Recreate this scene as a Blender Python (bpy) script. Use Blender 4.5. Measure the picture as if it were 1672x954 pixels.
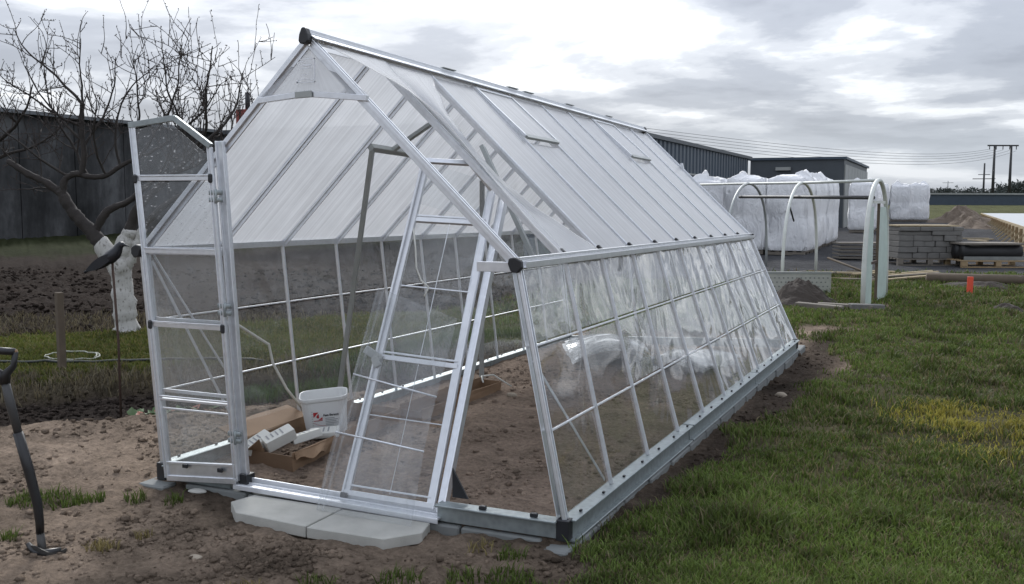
import bpy, math, random
import numpy as np
from mathutils import Vector, Matrix, Quaternion
random.seed(7); rng = np.random.default_rng(7)
sc = bpy.context.scene
col = sc.collection
for o in list(bpy.data.objects): bpy.data.objects.remove(o)

# ------------------------------------------------------------------ camera
CX, CY, CZ, YAW, PITCH, ROLL = 3.2637, -4.8599, 1.6859, -.4222, .0908, .0033
cd = bpy.data.cameras.new('camera'); cam = bpy.data.objects.new('camera', cd); col.objects.link(cam)
fw = Vector((math.sin(YAW)*math.cos(PITCH), math.cos(YAW)*math.cos(PITCH), -math.sin(PITCH)))
r0 = Vector((math.cos(YAW), -math.sin(YAW), 0)); u0 = r0.cross(fw)
rr = r0*math.cos(ROLL)+u0*math.sin(ROLL); uu = rr.cross(fw)
cam.matrix_world = Matrix(((rr.x, uu.x, -fw.x, CX), (rr.y, uu.y, -fw.y, CY), (rr.z, uu.z, -fw.z, CZ), (0, 0, 0, 1)))
cd.sensor_width = 36; cd.lens = 1600/1672*36; cd.clip_start = .05; cd.clip_end = 3000
sc.camera = cam
sc.render.resolution_x = 1024; sc.render.resolution_y = 584

# ------------------------------------------------------------------ sun, sky, exposure
SUN_AZ, SUN_EL = YAW-.16, math.radians(34)
sd = Vector((math.sin(SUN_AZ)*math.cos(SUN_EL), math.cos(SUN_AZ)*math.cos(SUN_EL), math.sin(SUN_EL)))
sl = bpy.data.lights.new('sun', 'SUN'); sl.energy = 1.5; sl.angle = math.radians(14); sl.color = (1, .98, .95)
so = bpy.data.objects.new('sun', sl); col.objects.link(so)
so.rotation_euler = sd.to_track_quat('Z', 'Y').to_euler(); so.location = (0, 0, 30)
w = bpy.data.worlds.new('World'); sc.world = w; w.use_nodes = True
nt = w.node_tree; nt.nodes.clear()
def wn(t, **k):
    n = nt.nodes.new(t)
    for a, b in k.items(): setattr(n, a, b)
    return n
def wm(op, a, b=None, c=None, clamp=False):
    n = wn('ShaderNodeMath', operation=op, use_clamp=clamp)
    for i, v in enumerate((a, b, c)):
        if v is None: continue
        if isinstance(v, (int, float)): n.inputs[i].default_value = v
        else: nt.links.new(v, n.inputs[i])
    return n.outputs[0]
def wramp(fac, stops, interp='EASE'):
    n = wn('ShaderNodeValToRGB'); n.color_ramp.interpolation = interp
    e = n.color_ramp.elements
    while len(e) < len(stops): e.new(.5)
    for el, (p, c) in zip(e, stops): el.position = p; el.color = (*c, 1)
    nt.links.new(fac, n.inputs[0]); return n.outputs[0]
def wmix(f, a, b, blend='MIX'):
    n = wn('ShaderNodeMix', data_type='RGBA', blend_type=blend)
    for i, v in ((0, f), (6, a), (7, b)):
        if isinstance(v, (int, float)): n.inputs[i].default_value = v
        elif isinstance(v, tuple): n.inputs[i].default_value = (*v, 1)
        else: nt.links.new(v, n.inputs[i])
    return n.outputs[2]
sky = wn('ShaderNodeTexSky', sky_type='NISHITA', sun_disc=False, sun_elevation=SUN_EL, sun_rotation=SUN_AZ)
tc = wn('ShaderNodeTexCoord'); sp = wn('ShaderNodeSeparateXYZ'); nt.links.new(tc.outputs['Generated'], sp.inputs[0])
dz = wm('MAXIMUM', sp.outputs[2], 0)
inv = wm('DIVIDE', 1, wm('ADD', dz, .13))
cb = wn('ShaderNodeCombineXYZ')
nt.links.new(wm('MULTIPLY', sp.outputs[0], inv), cb.inputs[0]); nt.links.new(wm('MULTIPLY', sp.outputs[1], inv), cb.inputs[1])
def wnoise(scale, detail, rough, off, dist=0.):
    mp = wn('ShaderNodeMapping'); mp.inputs[1].default_value = off; nt.links.new(cb.outputs[0], mp.inputs[0])
    n = wn('ShaderNodeTexNoise'); n.inputs['Scale'].default_value = scale; n.inputs['Detail'].default_value = detail
    n.inputs['Roughness'].default_value = rough; n.inputs['Distortion'].default_value = dist
    nt.links.new(mp.outputs[0], n.inputs[0]); return n.outputs[0]
n1 = wnoise(.95, 9, .53, (3.1, 7.7, 0), .25)
n2 = wnoise(.42, 4, .5, (11.3, 2.2, 4))
n3 = wnoise(3.2, 6, .6, (1, 5, 9))
dens = wm('ADD', wm('ADD', wm('MULTIPLY', n1, .66), wm('MULTIPLY', n2, .25)), wm('MULTIPLY', n3, .15))
cl = wramp(dens, [(.42, (9.2, 9.4, 9.8)), (.468, (7.6, 7.9, 8.4)), (.505, (5.5, 5.8, 6.4)), (.55, (3.9, 4.2, 4.85)), (.62, (3.1, 3.35, 3.95))])
hz = wramp(sp.outputs[2], [(0., (.62,)*3), (.035, (.5,)*3), (.09, (.0,)*3)])
cl = wmix(hz, cl, (5.2, 5.9, 6.9))
# brighter cloud towards the hidden sun
dp = wn('ShaderNodeVectorMath', operation='DOT_PRODUCT'); nt.links.new(tc.outputs['Generated'], dp.inputs[0]); dp.inputs[1].default_value = sd
glow = wm('POWER', wm('MAXIMUM', dp.outputs['Value'], 0), 10)
cl = wmix(1.0, cl, wmix(glow, (1, 1, 1), (1.4, 1.38, 1.34)), 'MULTIPLY')
# an overcast sky grows brighter from the horizon to the zenith
cie = wm('ADD', wm('MULTIPLY', dz, 1.15), .60)
ccb = wn('ShaderNodeCombineXYZ')
for i in range(3): nt.links.new(cie, ccb.inputs[i])
cl = wmix(1.0, cl, ccb.outputs[0], 'MULTIPLY')
fin = wmix(.94, sky.outputs[0], cl)
bg = wn('ShaderNodeBackground'); bg.inputs[1].default_value = .1; nt.links.new(fin, bg.inputs[0])
wo = wn('ShaderNodeOutputWorld'); nt.links.new(bg.outputs[0], wo.inputs[0])
sc.view_settings.view_transform = 'Standard'; sc.view_settings.look = 'None'
sc.view_settings.exposure = .78; sc.view_settings.gamma = 1; sc.view_settings.use_curve_mapping = False
sc.render.engine = 'CYCLES'
sc.cycles.transparent_max_bounces = 40; sc.cycles.max_bounces = 12; sc.cycles.caustics_reflective = False; sc.cycles.caustics_refractive = False

# ------------------------------------------------------------------ materials
class NT:
    def __init__(s, name):
        s.m = bpy.data.materials.new(name); s.m.use_nodes = True; s.t = s.m.node_tree; s.t.nodes.clear()
        s.out = s.n('ShaderNodeOutputMaterial')
    def n(s, t, **k):
        x = s.t.nodes.new(t)
        for a, b in k.items(): setattr(x, a, b)
        return x
    def set(s, sock, v):
        if isinstance(v, (int, float)): sock.default_value = v
        elif isinstance(v, (tuple, list)):
            sock.default_value = (*v, 1) if len(v) == 3 and sock.type == 'RGBA' else v
        else: s.t.links.new(v, sock)
    def math(s, op, a, b=0., clamp=False):
        x = s.n('ShaderNodeMath', operation=op, use_clamp=clamp); s.set(x.inputs[0], a); s.set(x.inputs[1], b); return x.outputs[0]
    def mix(s, f, a, b, blend='MIX'):
        x = s.n('ShaderNodeMix', data_type='RGBA', blend_type=blend); s.set(x.inputs[0], f); s.set(x.inputs[6], a); s.set(x.inputs[7], b); return x.outputs[2]
    def coord(s, kind='Object', scale=(1, 1, 1)):
        c = s.n('ShaderNodeTexCoord'); m = s.n('ShaderNodeMapping'); s.set(m.inputs[3], scale); s.t.links.new(c.outputs[kind], m.inputs[0]); return m.outputs[0]
    def noise(s, vec, scale, detail=4, rough=.5, dist=0.):
        x = s.n('ShaderNodeTexNoise'); s.set(x.inputs['Scale'], scale); s.set(x.inputs['Detail'], detail); s.set(x.inputs['Roughness'], rough); s.set(x.inputs['Distortion'], dist)
        s.t.links.new(vec, x.inputs[0]); return x.outputs[0]
    def ramp(s, f, stops):
        x = s.n('ShaderNodeValToRGB'); e = x.color_ramp.elements
        while len(e) < len(stops): e.new(.5)
        for el, (p, c) in zip(e, stops): el.position = p; el.color = (*c, 1) if isinstance(c, tuple) else (c, c, c, 1)
        s.t.links.new(f, x.inputs[0]); return x.outputs[0]
    def bump(s, h, strength, dist=.02):
        x = s.n('ShaderNodeBump'); s.set(x.inputs['Strength'], strength); s.set(x.inputs['Distance'], dist); s.t.links.new(h, x.inputs['Height']); return x.outputs[0]
    def pbr(s, color, rough=.6, metal=0., normal=None, **k):
        p = s.n('ShaderNodeBsdfPrincipled'); s.set(p.inputs['Base Color'], color); s.set(p.inputs['Roughness'], rough); s.set(p.inputs['Metallic'], metal)
        if normal is not None: s.t.links.new(normal, p.inputs['Normal'])
        for a, b in k.items(): s.set(p.inputs[a.replace('_', ' ')], b)
        return p.outputs[0]
    def done(s, sh): s.t.links.new(sh, s.out.inputs[0]); return s.m
    def fres(s, ior):   # the same reflectance on the way in and on the way out of a thin sheet
        g_ = s.n('ShaderNodeNewGeometry'); e = s.math('SUBTRACT', 1., s.math('MULTIPLY', g_.outputs['Backfacing'], 2.))
        f = s.n('ShaderNodeFresnel'); s.t.links.new(s.math('POWER', ior, e), f.inputs[0]); return f.outputs[0]
    def mixsh(s, f, a, b):
        x = s.n('ShaderNodeMixShader'); s.set(x.inputs[0], f); s.t.links.new(a, x.inputs[1]); s.t.links.new(b, x.inputs[2]); return x.outputs[0]
M = {}
def simple(name, c, rough=.6, metal=0., var=.25, scale=8., bump=0., bscale=60., spec=.5, kind='Object', stretch=(1, 1, 1)):
    t = NT(name); v = t.coord(kind, stretch)
    n = t.noise(v, scale, 5, .6)
    cc = t.mix(n, tuple(x*(1-var) for x in c), tuple(min(1, x*(1+var)) for x in c))
    nb = t.bump(t.noise(v, bscale, 4, .6), bump, .01) if bump else None
    M[name] = t.done(t.pbr(cc, rough, metal, nb, Specular_IOR_Level=spec)); return M[name]
def metal_mat(name, c, rough, metal, var, spangle):
    t = NT(name); v = t.coord()
    n = t.noise(v, 9, 4, .6); vo = t.n('ShaderNodeTexVoronoi'); t.set(vo.inputs['Scale'], spangle); t.t.links.new(v, vo.inputs[0])
    k = t.math('ADD', t.math('MULTIPLY', n, .6), t.math('MULTIPLY', vo.outputs['Distance'], .5))
    cc = t.mix(k, tuple(x*(1-var) for x in c), tuple(min(1, x*(1+var)) for x in c))
    rg = t.math('ADD', rough-.08, t.math('MULTIPLY', t.noise(v, 14, 5, .6), .2))
    M[name] = t.done(t.pbr(cc, rg, metal))
metal_mat('alu', (.74, .76, .79), .34, .8, .12, 30)
metal_mat('alu_white', (.78, .80, .83), .45, .6, .08, 20)
metal_mat('galv', (.30, .335, .34), .45, .6, .3, 26)
simple('black', (.018, .019, .022), .45, var=.3)
simple('dark_blue_metal', (.05, .07, .095), .5, .2, var=.25, scale=2)
simple('dark_grey_metal', (.06, .07, .08), .5, .2, var=.2, scale=1.5)
simple('pale_metal', (.30, .31, .30), .6, .1, var=.25, scale=1.5)
simple('grey_pipe', (.36, .38, .37), .45, .2, var=.25, scale=5)
simple('white_pipe', (.62, .64, .60), .5, 0, var=.2, scale=6)
simple('pale_green', (.50, .60, .55), .5, var=.22, scale=4, bump=.1, bscale=30)
simple('cardboard', (.25, .16, .095), .85, var=.18, scale=6, bump=.15, bscale=90)
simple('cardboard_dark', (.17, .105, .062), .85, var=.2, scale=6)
simple('paper', (.66, .66, .62), .7, var=.12, scale=14)
simple('print_dark', (.03, .03, .035), .6)
simple('print_grey', (.28, .29, .30), .6)
simple('print_red', (.42, .03, .035), .55, var=.1)
simple('print_green', (.02, .22, .06), .5, var=.1)
simple('pail_white', (.74, .75, .75), .35, var=.05, scale=3)
simple('concrete', (.42, .415, .38), .85, var=.30, scale=6, bump=.35, bscale=120)
simple('concrete_dark', (.19, .20, .195), .85, var=.3, scale=4, bump=.4, bscale=60)
simple('stone_block', (.15, .145, .135), .85, var=.35, scale=5, bump=.5, bscale=30)
simple('wood_pallet', (.30, .215, .12), .8, var=.3, scale=4)
simple('wood_grey', (.17, .15, .125), .85, var=.35, scale=6)
simple('wood_post', (.11, .085, .06), .85, var=.35, scale=7, bump=.4, bscale=40)
simple('wood_pale', (.36, .29, .18), .8, var=.3, scale=4)
simple('rust', (.065, .04, .03), .8, var=.4, scale=12)
simple('crow_black', (.012, .014, .019), .38, var=.3, scale=20)
simple('shovel_black', (.014, .014, .015), .4, var=.3)
simple('shovel_grey', (.05, .05, .05), .5, var=.3)
simple('shovel_steel', (.07, .068, .065), .5, .5, var=.4, scale=14)
simple('orange_paint', (.75, .09, .045), .5, var=.12)
simple('rubber_roll', (.014, .014, .015), .6, var=.3)
simple('hose_pale', (.28, .29, .24), .5, var=.2)
simple('hose_dark', (.03, .035, .03), .5, var=.2)
simple('cable_white', (.65, .65, .60), .5, var=.1)
simple('brick_red', (.20, .045, .035), .8, var=.25, scale=3)
simple('roof_grey', (.14, .15, .16), .7, var=.25, scale=.6)
simple('asphalt_dark', (.05, .05, .052), .9, var=.3, scale=1.5, bump=.6, bscale=20)
simple('bark', (.035, .030, .027), .9, var=.45, scale=10, bump=.8, bscale=24)
simple('twig', (.045, .036, .032), .85, var=.3, scale=4)
simple('far_foliage', (.045, .055, .05), .9, var=.35, scale=.05)
simple('rubble', (.16, .125, .095), .95, var=.4, scale=1.2, bump=1., bscale=5)
simple('dark_soil', (.05, .04, .033), .95, var=.4, scale=9, bump=1., bscale=20)
simple('slab_floor', (.42, .44, .45), .6, var=.1, scale=.5)
simple('wire', (.03, .03, .032), .6)
simple('weed_leaf', (.06, .11, .03), .6, var=.4, scale=20)
simple('red_leaf', (.30, .10, .06), .6, var=.3, scale=20)
simple('stone_pale', (.33, .28, .22), .85, var=.25, scale=30, bump=.4)
# whitewashed trunk: flaking lime over bark
t = NT('limewash'); v = t.coord('Object'); n = t.noise(v, 22, 6, .7); n2_ = t.noise(t.coord('Object', (1, 1, .25)), 30, 4, .6)
cc = t.mix(t.ramp(t.math('ADD', t.math('MULTIPLY', n, .6), t.math('MULTIPLY', n2_, .4)), [(.36, 0.), (.47, 1.)]), (.14, .125, .105), t.mix(t.noise(v, 5, 5, .6), (.36, .35, .325), (.60, .59, .56)))
M['limewash'] = t.done(t.pbr(cc, .9, 0, t.bump(n2_, .8, .02)))
# stained concrete hall wall
t = NT('hall_wall'); v = t.coord('Object')
a = t.noise(t.coord('Object', (1, .35, .07)), 1.6, 6, .62); b = t.noise(v, .28, 5, .6); c = t.noise(t.coord('Object', (1, 1, .4)), 3.2, 6, .65)
k = t.math('ADD', t.math('ADD', t.math('MULTIPLY', a, .42), t.math('MULTIPLY', b, .45)), t.math('MULTIPLY', c, .2))
cc = t.ramp(k, [(.41, (.022, .0225, .023)), (.49, (.040, .041, .042)), (.56, (.062, .063, .065)), (.66, (.125, .128, .131))])
M['hall_wall'] = t.done(t.pbr(cc, .9, Specular_IOR_Level=.1))
# corrugated hall cladding colour (the ribs are geometry)
# wrapped big bags: white woven plastic with film over it
t = NT('wrap_plastic'); v = t.coord('Object'); n = t.noise(t.coord('Object', (1, 1, .35)), 3.2, 6, .6, .6)
cc = t.mix(n, (.78, .79, .80), (.92, .92, .93))
p = t.pbr(cc, .55, 0, t.bump(t.noise(t.coord('Object', (1, 1, .4)), 3.0, 6, .58, 1.7), .8, .12), Specular_IOR_Level=.35)
M['wrap_plastic'] = t.done(p)
# twin-wall polycarbonate: milky, light passes through
def twin(name, streak, tint, thru=.07):
    t = NT(name); v = t.coord('UV', streak)
    n = t.noise(v, 1., 5, .6)
    g = t.coord('UV', (1, 1, 1)); n_b = t.noise(g, 2.2, 4, .6)
    k = t.math('ADD', t.math('MULTIPLY', n, .7), t.math('MULTIPLY', n_b, .3))
    cc = t.mix(t.ramp(k, [(.34, 0.), (.62, 1.)]), tuple(x*.74 for x in tint), tint)
    tr = t.n('ShaderNodeBsdfTranslucent'); t.set(tr.inputs[0], cc)
    df = t.n('ShaderNodeBsdfDiffuse'); t.set(df.inputs[0], cc)
    rf = t.n('ShaderNodeBsdfRefraction'); t.set(rf.inputs[0], cc); t.set(rf.inputs['Roughness'], .5); t.set(rf.inputs['IOR'], 1.12)
    tp = t.n('ShaderNodeBsdfTransparent'); t.set(tp.inputs[0], (.93, .94, .95))
    gl = t.n('ShaderNodeBsdfGlossy'); t.set(gl.inputs[0], (1, 1, 1)); t.set(gl.inputs['Roughness'], .22)
    x = t.mixsh(.50, tr.outputs[0], df.outputs[0]); x = t.mixsh(.10, x, rf.outputs[0]); x = t.mixsh(thru, x, tp.outputs[0])
    x = t.mixsh(t.math('MULTIPLY', t.fres(1.45), .7), x, gl.outputs[0])
    M[name] = t.done(x)
twin('twinwall', (34, .5, 1), (.84, .855, .875))
twin('twin_thin', (34, .5, 1), (.90, .91, .93), .45)
t = NT('twin_inner'); tp = t.n('ShaderNodeBsdfTransparent'); t.set(tp.inputs[0], (.98, .985, .99)); gl = t.n('ShaderNodeBsdfGlossy'); t.set(gl.inputs['Roughness'], .25)
M['twin_inner'] = t.done(t.mixsh(t.math('MULTIPLY', t.fres(1.4), .5), tp.outputs[0], gl.outputs[0]))
# clear acrylic sheet: transparent with wavy reflections, dust haze
def clear(name, haze, film, wav=.12, rough=.03, refl=.9):
    t = NT(name); v = t.coord('UV')
    oi = t.n('ShaderNodeObjectInfo'); ad = t.n('ShaderNodeVectorMath', operation='ADD'); t.t.links.new(v, ad.inputs[0])
    cbn = t.n('ShaderNodeCombineXYZ'); rv = t.math('MULTIPLY', oi.outputs['Random'], 37.); t.t.links.new(rv, cbn.inputs[0]); t.t.links.new(rv, cbn.inputs[1]); t.t.links.new(cbn.outputs[0], ad.inputs[1])
    mp = t.n('ShaderNodeMapping'); t.set(mp.inputs[3], (1.15, .95, 1)); t.t.links.new(ad.outputs[0], mp.inputs[0])
    wv = t.noise(mp.outputs[0], 1.25, 1.6, .45, 1.6)
    nb = t.bump(wv, wav, .12)
    tp = t.n('ShaderNodeBsdfTransparent'); t.set(tp.inputs[0], (.955, .962, .965))
    gl = t.n('ShaderNodeBsdfGlossy'); t.set(gl.inputs[0], (1, 1, 1)); t.set(gl.inputs['Roughness'], rough); t.t.links.new(nb, gl.inputs['Normal'])
    fr = t.fres(1.42)
    df = t.n('ShaderNodeBsdfDiffuse'); t.set(df.inputs[0], (.8, .8, .8))
    tl = t.n('ShaderNodeBsdfTranslucent'); t.set(tl.inputs[0], (.8, .8, .8))
    mpf = t.n('ShaderNodeMapping'); t.set(mpf.inputs[3], (2.6, .9, 1)); t.t.links.new(ad.outputs[0], mpf.inputs[0])
    fn = t.ramp(t.noise(mpf.outputs[0], 1.6, 3, .5, 1.6), [(.50, 0.), (.56, 1.)])
    dn = t.noise(ad.outputs[0], 7., 5, .65)
    hz_ = t.math('ADD', t.math('MULTIPLY', dn, haze*1.6), t.math('MULTIPLY', fn, film))
    x = t.mixsh(hz_, tp.outputs[0], t.mixsh(.5, df.outputs[0], tl.outputs[0]))
    x = t.mixsh(t.math('MULTIPLY', fr, refl, True), x, gl.outputs[0])
    M[name] = t.done(x)
clear('clear_pane', .035, .0)
clear('film_pane', .05, .18, .55, .06, 1.5)
clear('dusty_pane', .07, .0, .12)
clear('loose_sheet', .05, .05, .5)
clear('floor_sheet', .42, .25, .5, .12)
# rain-speckled pane
t = NT('wet_pane'); v = t.coord('UV', (1, 2.2, 1)); vo = t.n('ShaderNodeTexVoronoi'); t.set(vo.inputs['Scale'], 26.); t.t.links.new(v, vo.inputs[0])
drop = t.math('MULTIPLY', t.ramp(vo.outputs['Distance'], [(.16, 1.), (.30, 0.)]), t.ramp(t.noise(v, 18, 3), [(.46, 0.), (.62, 1.)]))
tp = t.n('ShaderNodeBsdfTransparent'); t.set(tp.inputs[0], (.90, .91, .92)); df = t.n('ShaderNodeBsdfDiffuse'); t.set(df.inputs[0], (.8, .8, .8))
tl = t.n('ShaderNodeBsdfTranslucent'); t.set(tl.inputs[0], (.85, .87, .9))
gl = t.n('ShaderNodeBsdfGlossy'); t.set(gl.inputs['Roughness'], .05)
x = t.mixsh(t.math('ADD', .03, t.math('MULTIPLY', drop, .30)), tp.outputs[0], t.mixsh(.6, df.outputs[0], tl.outputs[0]))
M['wet_pane'] = t.done(t.mixsh(t.fres(1.45), x, gl.outputs[0]))
# ground / blades take their own colours from a colour attribute
def attr_mat(name, scale, var, rough, bump, bscale, trans=0.):
    t = NT(name); at = t.n('ShaderNodeAttribute', attribute_name='col'); v = t.coord('Object')
    n = t.noise(v, scale, 7, .68); n_l = t.noise(v, scale*.12, 4, .6)
    k = t.math('ADD', t.math('MULTIPLY', n, .65), t.math('MULTIPLY', n_l, .45))
    cc = t.mix(1., at.outputs['Color'], t.ramp(k, [(.30, 1-var), (.74, 1+var)]), 'MULTIPLY')
    nb = t.bump(t.noise(v, bscale, 8, .7), bump, .05) if bump else None
    sh = t.pbr(cc, rough, 0, nb, Specular_IOR_Level=.25 if trans else .04)
    if trans:
        tl = t.n('ShaderNodeBsdfTranslucent'); t.set(tl.inputs[0], cc); sh = t.mixsh(trans, sh, tl.outputs[0])
    M[name] = t.done(sh)
attr_mat('ground_mat', 26, .65, .95, 1.0, 22)
attr_mat('clod_mat', 30, .4, .95, .8, 40)
attr_mat('blade_mat', 9, .3, .6, 0, 1, .3)

# ------------------------------------------------------------------ mesh helpers
def V3(p): return Vector((float(p[0]), float(p[1]), float(p[2])))
class MB:
    def __init__(s): s.v = []; s.f = []; s.uv = {}; s.smooth = False; s.back = set()
    def bar(s, a, b, w_, h, up=(0, 0, 1), ext=0.):
        a, b = V3(a), V3(b); d = (b-a).normalized(); a -= d*ext; b += d*ext
        up = V3(up); sx = d.cross(up)
        if sx.length < 1e-4: sx = d.cross(Vector((1, 0, 0)))
        sx.normalize(); sy = sx.cross(d).normalized(); i = len(s.v)
        for p in (a, b):
            for (q, r) in ((-1, -1), (1, -1), (1, 1), (-1, 1)): s.v.append(p+sx*(q*w_/2)+sy*(r*h/2))
        s.f += [(i, i+3, i+2, i+1), (i+4, i+5, i+6, i+7)]+[(i+k, i+(k+1) % 4, i+4+(k+1) % 4, i+4+k) for k in range(4)]
        return s
    def box(s, x0, y0, z0, x1, y1, z1):
        i = len(s.v)
        for z in (z0, z1): s.v += [V3((x0, y0, z)), V3((x1, y0, z)), V3((x1, y1, z)), V3((x0, y1, z))]
        s.f += [(i, i+3, i+2, i+1), (i+4, i+5, i+6, i+7)]+[(i+k, i+(k+1) % 4, i+4+(k+1) % 4, i+4+k) for k in range(4)]
        return s
    def tube(s, pts, rad, n=8, cap=True):
        pts = [V3(p) for p in pts]
        if not isinstance(rad, (list, tuple)): rad = [rad]*len(pts)
        ref = None; i0 = len(s.v)
        for k, p in enumerate(pts):
            d = (pts[min(k+1, len(pts)-1)]-pts[max(k-1, 0)]).normalized()
            if ref is None:
                ref = d.cross(Vector((0, 0, 1)));
                if ref.length < .1: ref = d.cross(Vector((1, 0, 0)))
            x = (ref-d*ref.dot(d)).normalized(); y = d.cross(x); ref = x
            for j in range(n):
                a = 2*math.pi*j/n; s.v.append(p+(x*math.cos(a)+y*math.sin(a))*rad[k])
        for k in range(len(pts)-1):
            for j in range(n):
                a = i0+k*n+j; b = i0+k*n+(j+1) % n; s.f.append((a, b, b+n, a+n))
        if cap: s.f += [tuple(i0+j for j in reversed(range(n))), tuple(i0+(len(pts)-1)*n+j for j in range(n))]
        s.smooth = n > 5; return s
    def sheet(s, fn, nu, nv, th, su=1., sv=1.):
        """thin solid sheet: fn(u,v) -> point; both faces and the rim"""
        P = [[V3(fn(i/nu, j/nv)) for i in range(nu+1)] for j in range(nv+1)]
        i0 = len(s.v); W_ = nu+1
        nn = []
        for j in range(nv+1):
            for i in range(nu+1):
                du = P[j][min(i+1, nu)]-P[j][max(i-1, 0)]; dv = P[min(j+1, nv)][i]-P[max(j-1, 0)][i]
                nrm = du.cross(dv); nn.append(nrm.normalized() if nrm.length > 1e-9 else Vector((0, 0, 1)))
        for side in (.5, -.5):
            for j in range(nv+1):
                for i in range(nu+1):
                    s.uv[len(s.v)] = (i/nu*su, j/nv*sv); s.v.append(P[j][i]+nn[j*W_+i]*(th*side))
        K = W_*(nv+1)
        for j in range(nv):
            for i in range(nu):
                a = i0+j*W_+i; q = (a, a+1, a+1+W_, a+W_); s.f.append(q); s.back.add(len(s.f)); s.f.append(tuple(x+K for x in reversed(q)))
        rim = [i for i in range(nu)]+[nu+j*W_ for j in range(nv)]+[nv*W_+nu-i for i in range(nu)]+[(nv-j)*W_ for j in range(nv)]
        for k in range(len(rim)):
            a, b = i0+rim[k], i0+rim[(k+1) % len(rim)]; j = len(s.v)
            for q_ in (b, a, a+K, b+K): s.uv[len(s.v)] = s.uv[q_]; s.v.append(s.v[q_].copy())
            s.f.append((j, j+1, j+2, j+3))
        s.inner = K
        return s
    def prism(s, poly, d):
        """closed polygon (3D points) extruded by vector d"""
        i = len(s.v); n = len(poly); d = V3(d)
        s.v += [V3(p) for p in poly]+[V3(p)+d for p in poly]
        s.f += [tuple(range(i, i+n)), tuple(reversed(range(i+n, i+2*n)))]+[(i+k, i+n+k, i+n+(k+1) % n, i+(k+1) % n) for k in range(n)]
        return s
    def mesh(s, name, mat):
        me = bpy.data.meshes.new(name); me.from_pydata([tuple(v) for v in s.v], [], s.f); me.update()
        if s.uv:
            ul = me.uv_layers.new(name='UVMap')
            for lp in me.loops: ul.data[lp.index].uv = s.uv.get(lp.vertex_index, (0, 0))
        if s.smooth:
            me.polygons.foreach_set('use_smooth', [True]*len(me.polygons))
        me.materials.append(M[mat])
        if mat in ('twinwall', 'twin_thin'):      # milky outer skin, clear inner skin
            me.materials.append(M['twin_inner'])
            for i in s.back: me.polygons[i].material_index = 1
        return me
    def build(s, name, mat, parent=None):
        o = bpy.data.objects.new(name, s.mesh(name, mat)); col.objects.link(o)
        if parent: o.parent = parent
        return o
def tag(o, label=None, cat=None, group=None, kind=None):
    if label: o['label'] = label
    if cat: o['category'] = cat
    if group: o['group'] = group
    if kind: o['kind'] = kind
    return o
def thing(name, label, cat, group=None, loc=(0, 0, 0), rz=0.):
    o = bpy.data.objects.new(name, None); col.objects.link(o); o.location = loc; o.rotation_euler = (0, 0, rz); o.empty_display_size = .2
    return tag(o, label, cat, group)
def bevel(o, wd=.004, seg=1):
    m = o.modifiers.new('bevel', 'BEVEL'); m.width = wd; m.segments = seg; m.limit_method = 'ANGLE'; return o
def fast_mesh(name, v, tris, colr, mat, smooth=False):
    me = bpy.data.meshes.new(name); n = len(v); m = len(tris); k = tris.shape[1]
    me.vertices.add(n); me.vertices.foreach_set('co', np.ascontiguousarray(v, np.float32).ravel())
    me.loops.add(m*k); me.loops.foreach_set('vertex_index', np.ascontiguousarray(tris, np.int32).ravel())
    me.polygons.add(m); me.polygons.foreach_set('loop_start', np.arange(m, dtype=np.int32)*k)
    if smooth: me.polygons.foreach_set('use_smooth', np.ones(m, bool))
    if colr is not None:
        a = me.attributes.new('col', 'FLOAT_COLOR', 'POINT'); c4 = np.ones((n, 4), np.float32); c4[:, :3] = colr; a.data.foreach_set('color', c4.ravel())
    me.update(calc_edges=True); me.validate(); me.materials.append(M[mat])
    o = bpy.data.objects.new(name, me); col.objects.link(o); return o

# value noise in numpy
def h2(ix, iy, s): 
    n = (ix.astype(np.int64)*374761393+iy.astype(np.int64)*668265263+s*1442695041) & 0x7fffffff
    n = ((n ^ (n >> 13))*1274126177) & 0x7fffffff
    return ((n ^ (n >> 16)) & 0xffff)/65535.
def vn(x, y, s=0):
    ix = np.floor(x); iy = np.floor(y); fx = x-ix; fy = y-iy; fx = fx*fx*(3-2*fx); fy = fy*fy*(3-2*fy)
    a = h2(ix, iy, s); b = h2(ix+1, iy, s); c = h2(ix, iy+1, s); d = h2(ix+1, iy+1, s)
    return a+(b-a)*fx+(c-a)*fy+(a-b-c+d)*fx*fy
def fbm(x, y, s=0, o=4, g=.5):
    r = 0; a = 1; t_ = 0
    for i in range(o): r = r+a*vn(x*2**i+17.3*i, y*2**i-9.1*i, s+i); t_ += a; a *= g
    return r/t_
def sstep(a, b, x): t_ = np.clip((x-a)/(b-a), 0, 1); return t_*t_*(3-2*t_)

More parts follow.
